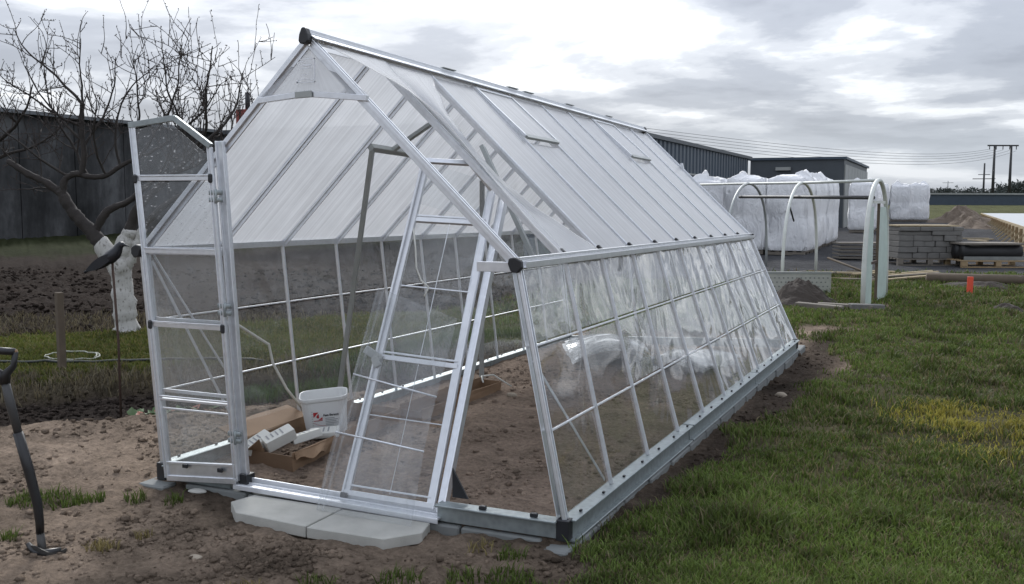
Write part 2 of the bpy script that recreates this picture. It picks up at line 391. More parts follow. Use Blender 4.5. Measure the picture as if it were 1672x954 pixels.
# ------------------------------------------------------------------ the ground
def depth(x, y): return (x-CX)*math.sin(YAW)+(y-CY)*math.cos(YAW)
def lat(x, y): return (x-CX)*math.cos(YAW)-(y-CY)*math.sin(YAW)
def zones(x, y):
    """weights of the kinds of ground at a point"""
    nb = fbm(x*.9, y*.9, 3, 4)-.5; nf = fbm(x*3.1, y*3.1, 9, 4)-.5
    s = (x+3.68)*-.81+(y-.53)*.58+nb*.7+nf*.25            # across the beds on the left
    t_ = depth(x, y)
    edge = 1.80+.03*y+nb*.75+nf*.35-sstep(-.1, -1.6, y)*.55
    right = sstep(-.10, .16, x-edge)*sstep(-1.9, -.9, y-.7*nb-(x-1.6)*-.6)
    far = sstep(8.2, 9.4, y+nb*1.5)*sstep(-5, -3, x)
    inside = sstep(1.50, 1.40, np.abs(x+.02))*sstep(-.06, 0., y)*sstep(7.35, 7.25, y)
    leftm = sstep(-1.55, -1.75, x)
    bed = leftm*sstep(-.05, .12, s)*sstep(1.55, 1.25, s)
    stub = leftm*sstep(1.2, 1.5, s)
    strip = leftm*sstep(1.9, 2.6, s+nf*1.5)*sstep(6.6, 5.6, s)
    field = leftm*sstep(5.6, 6.8, s)
    verge = leftm*sstep(25, 27, s+nb*3)
    grass = np.clip(np.maximum(right, far*sstep(.35, .6, fbm(x*.6, y*.6, 21, 3)+.12))*sstep(25.3, 23.8, t_+nb*1.2+nf*2), 0, 1)*(1-inside)
    gravel = sstep(23.6, 25.2, t_+nb*1.2)*sstep(-5.5, -3.5, x+ (y-20)*.02)
    meadow = gravel*sstep(78, 84, t_+nb*8)
    gravel = gravel*(1-meadow)
    return dict(inside=inside, bed=bed, stub=stub, strip=strip, field=field, verge=verge, grass=grass, gravel=gravel, meadow=meadow, nb=nb, nf=nf, t=t_, s=s)
def base_h(x, y, Z=None):
    Z = Z or zones(x, y)
    z = -.15+.01*np.maximum(0, Z['t']-18)
    z = z-.10*Z['bed']*(1-.3*Z['stub'])+.02*Z['grass']-.05*Z['field']
    z = z+.045*np.exp(-((Z['s']+.25)/.3)**2)*sstep(-1.6, -1.9, x)
    z = z+.035*Z['inside']+.05*(fbm(x*.8, y*.8, 40, 3)-.5)*(1-.6*Z['inside'])
    z = z-.03*sstep(.85, .70, np.abs(x))*sstep(-.66, -.52, y)*sstep(.0, -.05, y)
    # low ground beside the concrete footing
    z = z-.03*sstep(.5, .0, np.abs(x-1.62))*sstep(-.3, .2, y)*sstep(8, 7.4, y)
    return z
def ground_h(x, y, Z=None):
    Z = Z or zones(x, y)
    soil = np.clip(1-Z['grass']-Z['gravel']-Z['strip']*.6, 0, 1)
    n = fbm(x*5, y*5, 50, 4, .6)-.5; n2_ = fbm(x*16, y*16, 60, 3, .55)-.5
    rough = (.065+.05*Z['bed']+.08*Z['field']+.03*Z['stub'])*(1-.25*Z['inside'])
    return base_h(x, y, Z)+(n*rough+n2_*rough*.55)*soil+n*.035*Z['grass']
def gh(x, y): return float(ground_h(np.array([float(x)]), np.array([float(y)]))[0])
def ground_col(x, y, Z=None):
    Z = Z or zones(x, y); n = (fbm(x*1.7, y*1.7, 70, 4)-.5)[:, None]; m = (fbm(x*.45, y*.45, 77, 3)-.5)[:, None]
    c = np.array([.20, .155, .118])*(1+1.1*n+.7*m)
    def over(c, k, rgb, va=.5): wv = np.clip(Z[k], 0, 1)[:, None]; return c*(1-wv)+np.array(rgb)*(1+va*n+.4*m)*wv
    marg = (sstep(.45, .1, np.abs(x-1.70-.02*y))*sstep(-.6, .4, y)*sstep(11, 9, y))[:, None]
    c = c*(1-marg*.85)+np.array([.040, .031, .025])*marg*.85
    blot = (sstep(.56, .66, fbm(x*1.1, y*1.1, 81, 4)))[:, None]; c = c*(1-.5*blot*(1-Z['inside'][:, None]))
    c = over(c, 'inside', (.255, .195, .152), .6)
    c = over(c, 'bed', (.034, .027, .023)); c = over(c, 'stub', (.062, .052, .036), 1.); c = over(c, 'strip', (.055, .062, .022), 1.)
    c = over(c, 'field', (.030, .023, .019)); c = over(c, 'verge', (.026, .030, .014)); c = over(c, 'grass', (.075, .068, .038), .8)
    c = over(c, 'gravel', (.060, .060, .062), .6); c = over(c, 'meadow', (.075, .078, .035), .6)
    return np.clip(c, .008, .6)
ang = np.concatenate([np.linspace(-math.pi, -.62, 24)[:-1], np.linspace(-.62, .62, 620), np.linspace(.62, math.pi, 24)[1:]])
rad = np.concatenate([[.02, .5, 1, 1.6, 2.2, 2.8], np.geomspace(3.2, 30, 470), np.geomspace(30.5, 1500, 70)])
AA, RR = np.meshgrid(ang, rad); gx = (CX+RR*np.sin(AA+YAW)).ravel(); gy = (CY+RR*np.cos(AA+YAW)).ravel()
Zg = zones(gx, gy); gzv = ground_h(gx, gy, Zg)
na = len(ang); idx = np.arange(len(gx)).reshape(len(rad), na)
q = np.stack([idx[:-1, :-1], idx[:-1, 1:], idx[1:, 1:], idx[1:, :-1]], -1).reshape(-1, 4)[:, ::-1]
g = fast_mesh('ground', np.column_stack([gx, gy, gzv]), q, ground_col(gx, gy, Zg), 'ground_mat', True)
tag(g, kind='structure')

# ------------------------------------------------------------------ the greenhouse
NODE = np.array([[1.409, -.03, -.019], [-1.422, -.018, -.027], [1.095, .047, 1.349], [-1.544, -.022, 1.368], [-.272, .056, 2.647],
                 [1.563, 7.327, .045], [-1.379, 7.325, -.075], [1.002, 7.257, 1.285], [-1.53, 7.261, 1.317], [-.374, 7.298, 2.587]])
A0, B0, C0, D0, E0, A1, B1, C1, D1, E1 = NODE
lp = lambda a, b, k: a+(b-a)*k
def wall(side, u, v): a, b, c, d = (A0, A1, C0, C1) if side > 0 else (B0, B1, D0, D1); return lp(lp(a, b, u), lp(c, d, u), v)
def roof(side, u, v): c, d = (C0, C1) if side > 0 else (D0, D1); return lp(lp(c, d, u), lp(E0, E1, u), v)
NBAY = 10
GH = thing('greenhouse', 'half finished clear plastic greenhouse with silver aluminium frame and milky roof', 'greenhouse', loc=(0, 0, 0))
wn_r = Vector(np.cross(A1-A0, C0-A0)).normalized(); wn_l = Vector(np.cross(D0-B0, B1-B0)).normalized()
rn_r = Vector(np.cross(C1-C0, E0-C0)).normalized(); rn_l = Vector(np.cross(E0-D0, D1-D0)).normalized()
def part(name, mat, mk, bev=0.):
    o = mk.build(name, mat, GH)
    if bev: bevel(o, bev)
    return o
def cshape(a, b, w_, h, up, lip=.3):
    """extruded profile: base strip with two raised lips (a glazing bar)"""
    m = MB(); a, b, up = V3(a), V3(b), V3(up).normalized(); d = (b-a).normalized(); sx = d.cross(up).normalized()
    m.bar(a, b, w_, h*.5, up)
    m.bar(a+sx*w_*.36+up*h*.45, b+sx*w_*.36+up*h*.45, w_*.24, h*.5, up); m.bar(a-sx*w_*.36+up*h*.45, b-sx*w_*.36+up*h*.45, w_*.24, h*.5, up)
    return m
# footing slabs under the base, base rails
def rail_side(side, uu, name='base_rail'):
    a, b = wall(side, uu[0], 0), wall(side, uu[1], 0); n = Vector((side, 0, 0)); a, b = V3(a), V3(b)
    m = MB()
    m.bar(a+Vector((0, 0, -.068)), b+Vector((0, 0, -.068)), .05, .12)
    m.bar(a+n*.012+Vector((0, 0, -.008)), b+n*.012+Vector((0, 0, -.008)), .095, .012)
    m.bar(a+n*.040+Vector((0, 0, -.122)), b+n*.040+Vector((0, 0, -.122)), .035, .012)
    return part(name, 'galv', m, .003)
for k in range(3): rail_side(1, (k/3+.002, (k+1)/3-.002)); rail_side(-1, (k/3+.002, (k+1)/3-.002))
part('base_rail', 'galv', MB().bar(V3(lp(A0, B0, .272))+Vector((0, 0, -.055)), V3(A0)+Vector((-.03, 0, -.055)), .05, .10).bar(V3(lp(A0, B0, .272))+Vector((0, -.012, -.008)), V3(A0)+Vector((-.03, -.012, -.008)), .095, .012), .003)
part('base_rail', 'galv', MB().bar(V3(lp(A0, B0, .80))+Vector((0, 0, -.055)), V3(B0)+Vector((.03, 0, -.055)), .05, .10).bar(V3(lp(A0, B0, .80))+Vector((0, -.012, -.008)), V3(B0)+Vector((.03, -.012, -.008)), .095, .012), .003)
part('base_rail', 'galv', MB().bar(V3(A1)+Vector((-.03, 0, -.055)), V3(B1)+Vector((.03, 0, -.055)), .05, .10), .003)
for P in (A0, B0, A1, B1):
    part('corner_cap', 'black', MB().box(P[0]-.036, P[1]-.036, P[2]-.112, P[0]+.036, P[1]+.036, P[2]+.004), .004)
for side in (1, -1):
    for k in range(20):
        p = wall(side, (k+.45)/20, 0); part('clip', 'black', MB().box(p[0]+side*.03-.008, p[1]-.011, p[2], p[0]+side*.03+.008, p[1]+.011, p[2]+.013), .003)
for k in (.06, .17): p = lp(A0, B0, k); part('clip', 'black', MB().box(p[0]-.02, p[1]-.035, p[2]-.002, p[0]+.02, p[1]-.008, p[2]+.02), .003)
# threshold
th0, th1 = Vector((-.80, -.035, -.085)), Vector((.66, -.035, -.108))
m = MB().bar(th0, th1, .10, .012); m.bar(th0+Vector((0, .03, .02)), th1+Vector((0, .03, .02)), .012, .04); m.bar(th0+Vector((0, -.048, -.012)), th1+Vector((0, -.048, -.012)), .006, .03); m.bar(th0+Vector((0, .0, .011)), th1+Vector((0, .0, .011)), .008, .012)
part('threshold', 'alu_white', m, .002)
# corner posts, mullions, eave beams
for side in (1, -1):
    nrm = wn_r if side > 0 else wn_l
    for u in (0, 1):
        a, b = V3(wall(side, u, 0)), V3(wall(side, u, 1)); off = Vector((-side*.02, .02*(1 if u == 0 else -1), 0))
        m = cshape(a, b, .036, .028, nrm); m.bar(a+Vector((-side*.034, .004, 0)), b+Vector((-side*.034, .004, 0)), .004, .05, (0, 1, 0))
        part('corner_post', 'alu', m, .002)
    for k in range(1, NBAY):
        part('mullion', 'alu', cshape(wall(side, k/NBAY, .0), wall(side, k/NBAY, 1), .021, .022, nrm), .001)
    for v in (.34, .675):
        for k in range(NBAY):
            if side > 0 or k > 0 or True:
                part('glazing_bar', 'alu', MB().bar(lp(wall(side, k/NBAY, v), wall(side, (k+1)/NBAY, v), .03), lp(wall(side, k/NBAY, v), wall(side, (k+1)/NBAY, v), .97), .010, .022, nrm), .001)
    a, b = V3(wall(side, -.002, 1)), V3(wall(side, 1.004, 1)); n = Vector((side, 0, 0))
    m = MB().bar(a+Vector((0, 0, .004)), b+Vector((0, 0, .004)), .034, .046); m.bar(a+n*.036+Vector((0, 0, -.016)), b+n*.036+Vector((0, 0, -.016)), .042, .006); m.bar(a+n*.055+Vector((0, 0, .0)), b+n*.055+Vector((0, 0, .0)), .004, .034); m.bar(a+n*.014+Vector((0, 0, .034)), b+n*.014+Vector((0, 0, .034)), .014, .014)
    part('eave_beam', 'alu', m, .002)
# rafters
for side in (1, -1):
    nrm = rn_r if side > 0 else rn_l
    for k in range(NBAY+1):
        end = k in (0, NBAY)
        a, b = V3(roof(side, k/NBAY, .0)), V3(roof(side, k/NBAY, .985))
        m = cshape(a, b, .042 if end else .022, .034 if end else .024, nrm)
        if not end: m.bar(a-nrm*.016, b-nrm*.016, .008, .03, nrm)
        else: m.bar(a-nrm*.022, b-nrm*.022, .010, .03, nrm)
        part('rafter', 'alu', m, .0015)
        if not end:
            p = a+nrm*.026+(b-a).normalized()*.035; d = (b-a).normalized()
            part('rafter_clip', 'black', MB().bar(p-d*.025, p+d*.025, .034, .022, nrm), .004)
# ridge
a, b = V3(E0), V3(E1); m = MB().bar(a+Vector((0, -.02, .02)), b+Vector((0, .02, .02)), .036, .04)
for s_ in (-1, 1): m.bar(a+Vector((s_*.04, -.02, .012)), b+Vector((s_*.04, .02, .012)), .05, .008, (s_*.6, 0, 1))
m.bar(a+Vector((0, -.02, .052)), b+Vector((0, .02, .052)), .016, .018)
part('ridge_beam', 'alu', m, .002)
for P, sgn in ((E0, -1), (E1, 1)):
    y0 = P[1]+sgn*.012; poly = [(P[0]+x_, y0, P[2]+z_) for x_, z_ in ((-.036, -.016), (-.030, .024), (-.012, .064), (.012, .064), (.030, .024), (.036, -.016), (.020, -.032), (-.020, -.032))]
    part('ridge_cap', 'black', MB().prism(poly, (0, sgn*.05, 0)), .006)
for P, sgn in ((C0, 1), (D0, -1), (C1, 1), (D1, -1)):
    yy = -1 if P[1] < 3 else 1
    poly = [(P[0]+sgn*x_, P[1]+yy*.03, P[2]+z_) for x_, z_ in ((-.036, .008), (-.028, .036), (.008, .042), (.044, .024), (.048, -.016), (.024, -.044), (-.016, -.04))]
    part('eave_cap', 'black', MB().prism(poly, (0, yy*.035, 0)), .006)
for u in (.25, .42, .47, .62, .8):
    p = lp(E0, E1, u); part('ridge_clip', 'grey_pipe', MB().box(p[0]-.02, p[1]-.10, p[2]+.062, p[0]+.02, p[1]+.10, p[2]+.072), .003)
# side wall panes
def pane(fn, mat, name='wall_pane', th=.003, nu=5, nv=5, amp=.006, w_=.7, h=.45):
    ph = random.random()*6
    def f(u, v):
        p = V3(fn(u, v)); e = math.sin(u*math.pi)*math.sin(v*math.pi)
        return p+f.n*amp*e*(math.sin(ph+5*u+3*v)+.6*math.sin(ph*2+7*v-3*u))
    c = V3(fn(.5, .5)); f.n = (V3(fn(1, .5))-c).cross(V3(fn(.5, 1))-c).normalized()
    m = MB().sheet(f, nu, nv, th, w_, h); m.smooth = True
    o = m.build(name, mat, GH); 
    return o
vs = (.0, .34, .675, 1.)
for side in (1, -1):
    nrm = wn_r if side > 0 else wn_l
    for k in range(NBAY):
        for r_ in range(3):
            v0, v1 = vs[r_]+.012, vs[r_+1]-.012
            if side > 0: mt = 'film_pane' if (r_ == 2 or k >= 5 or (r_ == 1 and k >= 2)) else 'clear_pane'
            else: mt = 'clear_pane' if r_ < 2 else 'dusty_pane'
            u0_, u1_ = (k+.03)/NBAY, (k+.97)/NBAY
            pane(lambda u, v, s_=side, a=u0_, b=u1_, c=v0, d=v1: wall(s_, a+(b-a)*u, c+(d-c)*v)-np.array(nrm)*.002, mt)
# roof panels
def rpane(side, k, v0=0.02, v1=.97, lift=0.):
    nrm = np.array(rn_r if side > 0 else rn_l)
    def fn(u, v): return roof(side, (k+.04+.92*u)/NBAY, v0+(v1-v0)*v)+nrm*(.004+lift)
    return fn
for k in range(NBAY): 
    m = MB().sheet(rpane(-1, k), 3, 6, .006, .7, 1.8); part('roof_panel', 'twinwall', m)
for k in range(2, NBAY):
    if k in (3, 7):
        part('roof_panel', 'twinwall', MB().sheet(rpane(1, k, .02, .63), 3, 5, .006, .7, 1.2))
        nrm = np.array(rn_r)
        lf = lambda u, v, k=k: roof(1, (k+.02+.96*u)/NBAY, .655+(.965-.655)*v)+nrm*(.010+.022*(1-v))
        vent = part('roof_vent', 'twinwall', MB().sheet(lf, 3, 4, .006, .7, .6))
        P00, P10, P01, P11 = lf(0, 0), lf(1, 0), lf(0, 1), lf(1, 1)
        o = MB().bar(P00, P10, .04, .022, rn_r).build('vent_sill', 'grey_pipe', vent)
        for q_, r_ in ((P00, P01), (P10, P11)): MB().bar(q_, r_, .03, .022, rn_r).build('vent_frame', 'alu', vent)
        MB().bar(P01, P11, .03, .022, rn_r).build('vent_frame', 'alu', vent)
    else: part('roof_panel', 'twinwall', MB().sheet(rpane(1, k), 3, 6, .006, .7, 1.8))
def interp(tab, x):
    for (a, b), (c, d) in zip(tab, tab[1:]):
        if x <= c: k = (x-a)/(c-a); k = k*k*(3-2*k)*.5+k*.5; return b+(d-b)*k
    return tab[-1][1]
LE1 = [(0, .12), (.1, .42), (.2, .74), (.33, .95), (.5, .90), (.7, .82), (.85, .82), (1, .88)]
RE2 = [(0, 1.97), (.12, 1.66), (.3, 1.26), (.5, 1.08), (.62, 1.06), (.76, 1.24), (.88, 1.6), (1, 1.97)]
def loose1(u, v):
    x = interp(LE1, v); k = x+(1.05-x)*u
    bul = .045*math.sin(math.pi*min(1, v*1.15))*(1-u)+.012*math.sin(v*9)*(1-u)
    return roof(1, k/NBAY, .965-.955*v)+np.array(rn_r)*(.03+bul)
def loose2(u, v):
    x = interp(RE2, v); k = 1.02+(x-1.02)*u
    bul = .03*math.sin(math.pi*v)*u+.02*math.sin(u*math.pi)*math.sin(v*7)
    return roof(1, k/NBAY, .965-.955*v)+np.array(rn_r)*(.02+bul)
m = MB().sheet(loose1, 6, 24, .005, .5, 1.8); m.smooth = True; o = part('roof_panel', 'twinwall', m); o['label'] = 'loose buckled roof panel pulled out beside the gable'
m = MB().sheet(loose2, 6, 24, .005, .5, 1.8); m.smooth = True; o = part('roof_panel', 'twinwall', m); o['label'] = 'loose curled roof panel with an open gap beside it'
# front gable: header, top panel, left jamb, left infill, stub
HL, HM, HR = Vector((-.60, -.005, 2.295)), Vector((-.27, .01, 2.325)), Vector((.15, .03, 2.285))
part('header_bar', 'alu', MB().bar(HL, HM, .028, .034).bar(HM, HR, .028, .034), .002)
part('header_joint', 'grey_pipe', MB().bar(HM+Vector((-.06, -.02, -.008)), HM+Vector((.06, -.02, -.004)), .012, .04), .003)
tp_ = V3(E0)+Vector((0, 0, -.05))
gp = lambda u, v: lp(np.array(lp(np.array(HL), np.array(HM), u*2) if u < .5 else lp(np.array(HM), np.array(HR), u*2-1)), np.array(tp_), v*.985)+np.array((0, .012, .02*(1-v)))
gpan = part('gable_panel', 'twin_thin', MB().sheet(gp, 6, 6, .006, .8, .4))
# faint raised emblem plate on the gable panel
m = MB(); ex, ez = -.33, 2.39
for (x0, x1, z0, z1) in ((-.0, .13, .135, .140), (.125, .13, .0, .14), (-.005, .13, .0, .005), (.03, .105, .098, .106), (.03, .10, .082, .087), (.03, .07, .045, .049), (.0, .012, .0, .02), (.03, .11, .018, .022), (.0, .05, .118, .123)):
    m.box(ex+x0, .006, ez+z0, ex+x1, .012, ez+z1)
m.build('emblem_plate', 'alu_white', gpan)
JL0, JL1 = Vector((-.755, -.012, -.06)), Vector((-.90, .0, 2.06))
jb = part('door_jamb', 'alu', MB().bar(JL0, JL1, .038, .04, (0, 1, 0)).bar(JL0+Vector((.026, -.016, 0)), JL1+Vector((.026, -.016, 0)), .009, .024, (0, 1, 0)).bar(JL0+Vector((-.021, -.010, 0)), JL1+Vector((-.021, -.010, 0)), .009, .05, (0, 1, 0)), .002)
MB().box(JL0.x-.03, JL0.y-.05, -.12, JL0.x+.045, JL0.y+.03, -.02).build('jamb_foot', 'black', jb)
st = part('gable_beam', 'alu', MB().bar(V3(C0)+Vector((-.02, -.008, -.015)), Vector((.87, -.0, 1.335)), .03, .055), .002)
part('gable_beam', 'alu', MB().bar(V3(D0)+Vector((.02, 0, 0)), Vector((-.90, 0, 1.375)), .03, .05), .002)
jx = lambda z: JL0.x+(JL1.x-JL0.x)*(z-JL0.z)/(JL1.z-JL0.z)
for (z0, z1) in ((.0, .45), (.46, .92), (.93, 1.35)):
    f0 = lambda u, v, a=z0, b=z1: np.array((lp(lp(B0, D0, (a+(b-a)*v)/1.37)[0]+.03, jx(a+(b-a)*v)-.03, u), .0, a+(b-a)*v))
    pane(f0, 'dusty_pane', 'gable_pane', .003, 4, 4, .003)
for z0 in (.455, .925): part('glazing_bar', 'alu', MB().bar((lp(B0, D0, z0/1.37)[0]+.02, -.006, z0), (jx(z0)-.025, -.006, z0), .014, .022), .001)
part('brace', 'alu', MB().bar((-1.50, .02, 1.34), (-.87, .02, .55), .014, .004, (0, 1, 0)), .0)
part('brace', 'alu', MB().bar(V3(wall(1, .005, .62))-wn_r*.03, V3(wall(1, .099, .02))-wn_r*.03, .022, .004, wn_r))
part('brace', 'alu', MB().bar(V3(wall(-1, .005, .95))-wn_l*.03, V3(wall(-1, .099, .02))-wn_l*.03, .022, .004, wn_l))
part('brace', 'grey_pipe', MB().bar(V3(A0)+Vector((-.035, .04, .01)), V3(C0)+Vector((-.07, .16, -.03)), .045, .02, (0, 1, 0)), .002)
# far gable posts and panes
for k in (.33, .67): 
    b_ = lp(A1, B1, k); t_ = lp(C1, D1, k); zt = 1.3+1.25*min(k, 1-k)*1.9
    part('gable_post', 'alu', MB().bar(b_, (t_[0]-.03, t_[1], zt+.10), .03, .03, (0, 1, 0)), .001)
part('gable_beam', 'alu', MB().bar(C1, D1, .03, .04), .001)
for i_ in range(3):
    f0 = lambda u, v, i=i_: lp(lp(A1, B1, (i+.04+.92*u)/3), lp(C1, D1, (i+.04+.92*u)/3), .01+.96*v)
    pane(f0, 'clear_pane', 'gable_pane', .003, 4, 4, .003)
ftp = lambda u, v: lp(lp(C1, D1, .02+.96*u), np.array(E1), .02+.95*v)
part('gable_panel', 'twinwall', MB().sheet(ftp, 6, 6, .006, 2, 1))
# interior crossbars under the left roof and a hanging white cord
def on_roof(side, u, v, d=.03): return V3(roof(side, u, v))-(rn_r if side > 0 else rn_l)*d
xb = part('cross_bar', 'grey_pipe', MB().bar(on_roof(-1, .2, .605, .05), on_roof(-1, .285, .60, .06), .045, .05, rn_l), .003)
part('vent_arm', 'grey_pipe', MB().bar(on_roof(-1, .24, .60, .06), on_roof(-1, .262, .80, .10), .045, .03, rn_l), .003)

# left door leaf, folded open against the gable
DR = bpy.data.objects.new('door', None); col.objects.link(DR); DR.parent = GH; DR['label'] = 'left door leaf swung open, rain speckled upper panes'
hb, ht = Vector((-.775, -.075, -.06)), Vector((-.93, -.07, 2.02)); fb, ft, fk = Vector((-1.315, -.10, -.095)), Vector((-1.545, -.085, 2.165)), Vector((-1.19, -.08, 2.20))
dz_ = lambda k, top: lp(np.array(fb), np.array(ft), k)
def dl(px_, z_):   # point on the leaf: px_ 0 free edge .. 1 hinge edge at height z_
    a = fb+(ft-fb)*((z_-fb.z)/(ft.z-fb.z)); b = hb+(ht-hb)*((z_-hb.z)/(ht.z-hb.z)); return a+(b-a)*px_
def dpart(name, mat, m, bev=.002):
    o = m.build(name, mat, DR)
    if bev: bevel(o, bev)
    return o
def stile(a, b): 
    a, b = V3(a), V3(b)
    return MB().bar(a, b, .032, .022, (0, 1, 0)).bar(a+Vector((.010, -.013, 0)), b+Vector((.010, -.013, 0)), .006, .010, (0, 1, 0)).bar(a+Vector((-.011, -.013, 0)), b+Vector((-.011, -.013, 0)), .006, .010, (0, 1, 0))
dpart('stile', 'alu', stile(fb, ft)); dpart('stile', 'alu', stile(hb, ht))
dpart('top_rail', 'galv', MB().bar(ft+Vector((-.015, -.008, .005)), fk+Vector((0, -.008, .005)), .026, .036)); dpart('top_rail', 'galv', MB().bar(fk+Vector((0, -.008, .005)), ht+Vector((.015, -.008, .005)), .026, .036))
dpart('bottom_rail', 'alu', MB().bar(fb, hb, .03, .035).bar(fb+Vector((0, -.002, .10)), hb+Vector((0, -.002, .10)), .022, .016).bar(fb+Vector((0, .0, .05)), hb+Vector((0, .0, .05)), .006, .09))
for z_ in (1.83, 1.37, .90, .42):
    th_ = .026 if z_ != .42 else .014
    r_ = dpart('rail', 'alu', MB().bar(dl(.02, z_), dl(.98, z_), .028, th_).bar(dl(.02, z_)+Vector((0, -.012, .02)), dl(.98, z_)+Vector((0, -.012, .02)), .012, .010))
    if z_ in (1.83, .90):
        for e in (.0, 1.): p = dl(e, z_); bevel(MB().box(p.x-.018, p.y-.028, p.z-.028, p.x+.018, p.y-.012, p.z+.028).build('corner_bracket', 'black', r_), .008)
dpart('rail', 'alu', MB().bar(dl(.03, .36), dl(.97, .36), .014, .012))
for (z0, z1, mt) in ((-.03, .36, 'dusty_pane'), (.44, .88, 'dusty_pane'), (.92, 1.35, 'dusty_pane'), (1.39, 1.81, 'wet_pane')):
    m = MB().sheet(lambda u, v, a=z0, b=z1: np.array(dl(.04+.92*u, a+(b-a)*v))+np.array((0, .006, 0)), 4, 4, .003, .6, .45); dpart('pane', mt, m, 0)
def tpf(u, v):
    lo = dl(.04+.92*u, 1.85); x = lo.x
    top = ft.z-.02+(fk.z-ft.z)*min(1, (u)/.5) if u < .5 else fk.z-.02+(ht.z-.03-fk.z)*((u-.5)/.5)
    p = dl(.04+.92*u, 1.85+(top-1.85)*v); return np.array(p)+np.array((0, .006, 0))
dpart('pane', 'wet_pane', MB().sheet(tpf, 6, 5, .003, .6, .35), 0)
for z_ in (1.72, 1.02, .22):
    p = (dl(1., z_)+Vector((jx(z_), -.03, z_)))/2; hg = dpart('hinge', 'galv', MB().box(p.x-.045, p.y-.035, z_-.036, p.x+.05, p.y-.014, z_-.008).box(p.x-.045, p.y-.035, z_+.008, p.x+.05, p.y-.014, z_+.036).tube([(p.x+.012, p.y-.032, z_-.045), (p.x+.012, p.y-.032, z_+.045)], .009, 8), .002)
for e in (.3, .8): p = dl(e, -.06); dpart('clip', 'black', MB().box(p.x-.02, p.y-.03, p.z+.05, p.x+.02, p.y-.014, p.z+.075), .003)

# ------------------------------------------------------------------ loose right door leaf, leaning into the opening
LF = thing('loose_door_leaf', 'loose aluminium door leaf leaning back into the greenhouse opening', 'door', loc=(0, 0, 0))
Pb, Pr, Pt, Pq = Vector((-.035, .0, -.072)), Vector((.60, .0, -.080)), Vector((.215, .57, 1.95)), Vector((.55, .93, 1.80))
def ll(u, v): return (Pb+(Pt-Pb)*v)*(1-u)+(Pr+(Pq-Pr)*v)*u
lnrm = (Pr-Pb).cross(Pt-Pb).normalized()
if lnrm.y > 0: lnrm = -lnrm
def lpart(name, mat, m, bev=.002):
    o = m.build(name, mat, LF)
    if bev: bevel(o, bev)
    return o
lpart('stile', 'alu_white', MB().bar(ll(.03, 0), ll(.03, 1), .056, .026, lnrm).bar(ll(.01, 0)+lnrm*.018, ll(.01, 1)+lnrm*.018, .012, .014, lnrm))
lpart('stile', 'alu_white', MB().bar(ll(.95, 0), ll(.95, .98), .052, .026, lnrm).bar(ll(.99, 0)+lnrm*.018, ll(.99, .98)+lnrm*.018, .012, .014, lnrm))
jb = lpart('door_jamb', 'alu', MB().bar(ll(1.06, -.01)-lnrm*.01, ll(1.12, 1.0)-lnrm*.01, .05, .05, lnrm).bar(ll(1.10, -.01)+lnrm*.02, ll(1.17, 1.0)+lnrm*.02, .014, .03, lnrm))
lpart('bottom_rail', 'alu_white', MB().bar(ll(.0, .008), ll(1, .008), .03, .04, lnrm).bar(ll(.06, .03)+lnrm*.01, ll(.94, .03)+lnrm*.01, .01, .014, lnrm))
lpart('rail', 'alu_white', MB().bar(ll(.05, .405), ll(.95, .41), .03, .036, lnrm).bar(ll(.05, .42)+lnrm*.012, ll(.95, .425)+lnrm*.012, .012, .012, lnrm))
lpart('rail', 'alu_white', MB().bar(ll(.05, .82), ll(.95, .865), .03, .036, lnrm).bar(ll(.05, .832)+lnrm*.012, ll(.95, .877)+lnrm*.012, .012, .012, lnrm))
lpart('rail', 'alu', MB().bar(ll(.05, .235), ll(.95, .235), .007, .007, lnrm)); lpart('rail', 'alu', MB().bar(ll(.05, .62), ll(.95, .64), .009, .009, lnrm))
lpart('top_rail', 'alu', MB().bar(ll(.02, 1.0), ll(.60, 1.04), .03, .03, lnrm)); lpart('top_rail', 'alu', MB().bar(ll(.60, 1.04), ll(1.0, .97), .03, .03, lnrm))
lpart('corner_bracket', 'grey_pipe', MB().bar(ll(-.12, .42)+lnrm*.03, ll(.10, .395)+lnrm*.03, .05, .02, lnrm).bar(ll(.02, .40)+lnrm*.035, ll(.09, .375)+lnrm*.035, .05, .03, lnrm), .004)
lpart('corner_bracket', 'black', MB().bar(ll(.0, .0)+lnrm*.02, ll(.07, .0)+lnrm*.02, .03, .03, lnrm), .004)
for (v0, v1, mt) in ((.02, .225, 'loose_sheet'), (.245, .40, 'clear_pane'), (.43, .615, 'clear_pane'), (.635, .82, 'clear_pane'), (.87, 1.0, 'clear_pane')):
    lpart('pane', mt, MB().sheet(lambda u, v, a=v0, b=v1: np.array(ll(.06+.88*u, a+(b-a)*v))+np.array(lnrm)*(.006*math.sin(6*u+9*v)), 5, 5, .003, .55, .4), 0)
lpart('muntin', 'alu', MB().bar(ll(.50, .02), ll(.50, .40), .004, .004, lnrm)); lpart('muntin', 'alu', MB().bar(ll(.50, .42), ll(.50, .84), .005, .004, lnrm))
m = MB().tube([ll(.08, .80)+lnrm*.02, ll(.18, .74)+lnrm*.03, ll(.24, .68)+lnrm*.02, ll(.34, .645)+lnrm*.03, ll(.44, .63)+lnrm*.02, ll(.42, .60)+lnrm*.03], .006, 6); lpart('tie_cord', 'cable_white', m, 0)
part('knee_bracket', 'black', MB().prism([(.70, .02, .0), (.70, .02, .17), (.80, .02, .0)], (0, .012, 0)))

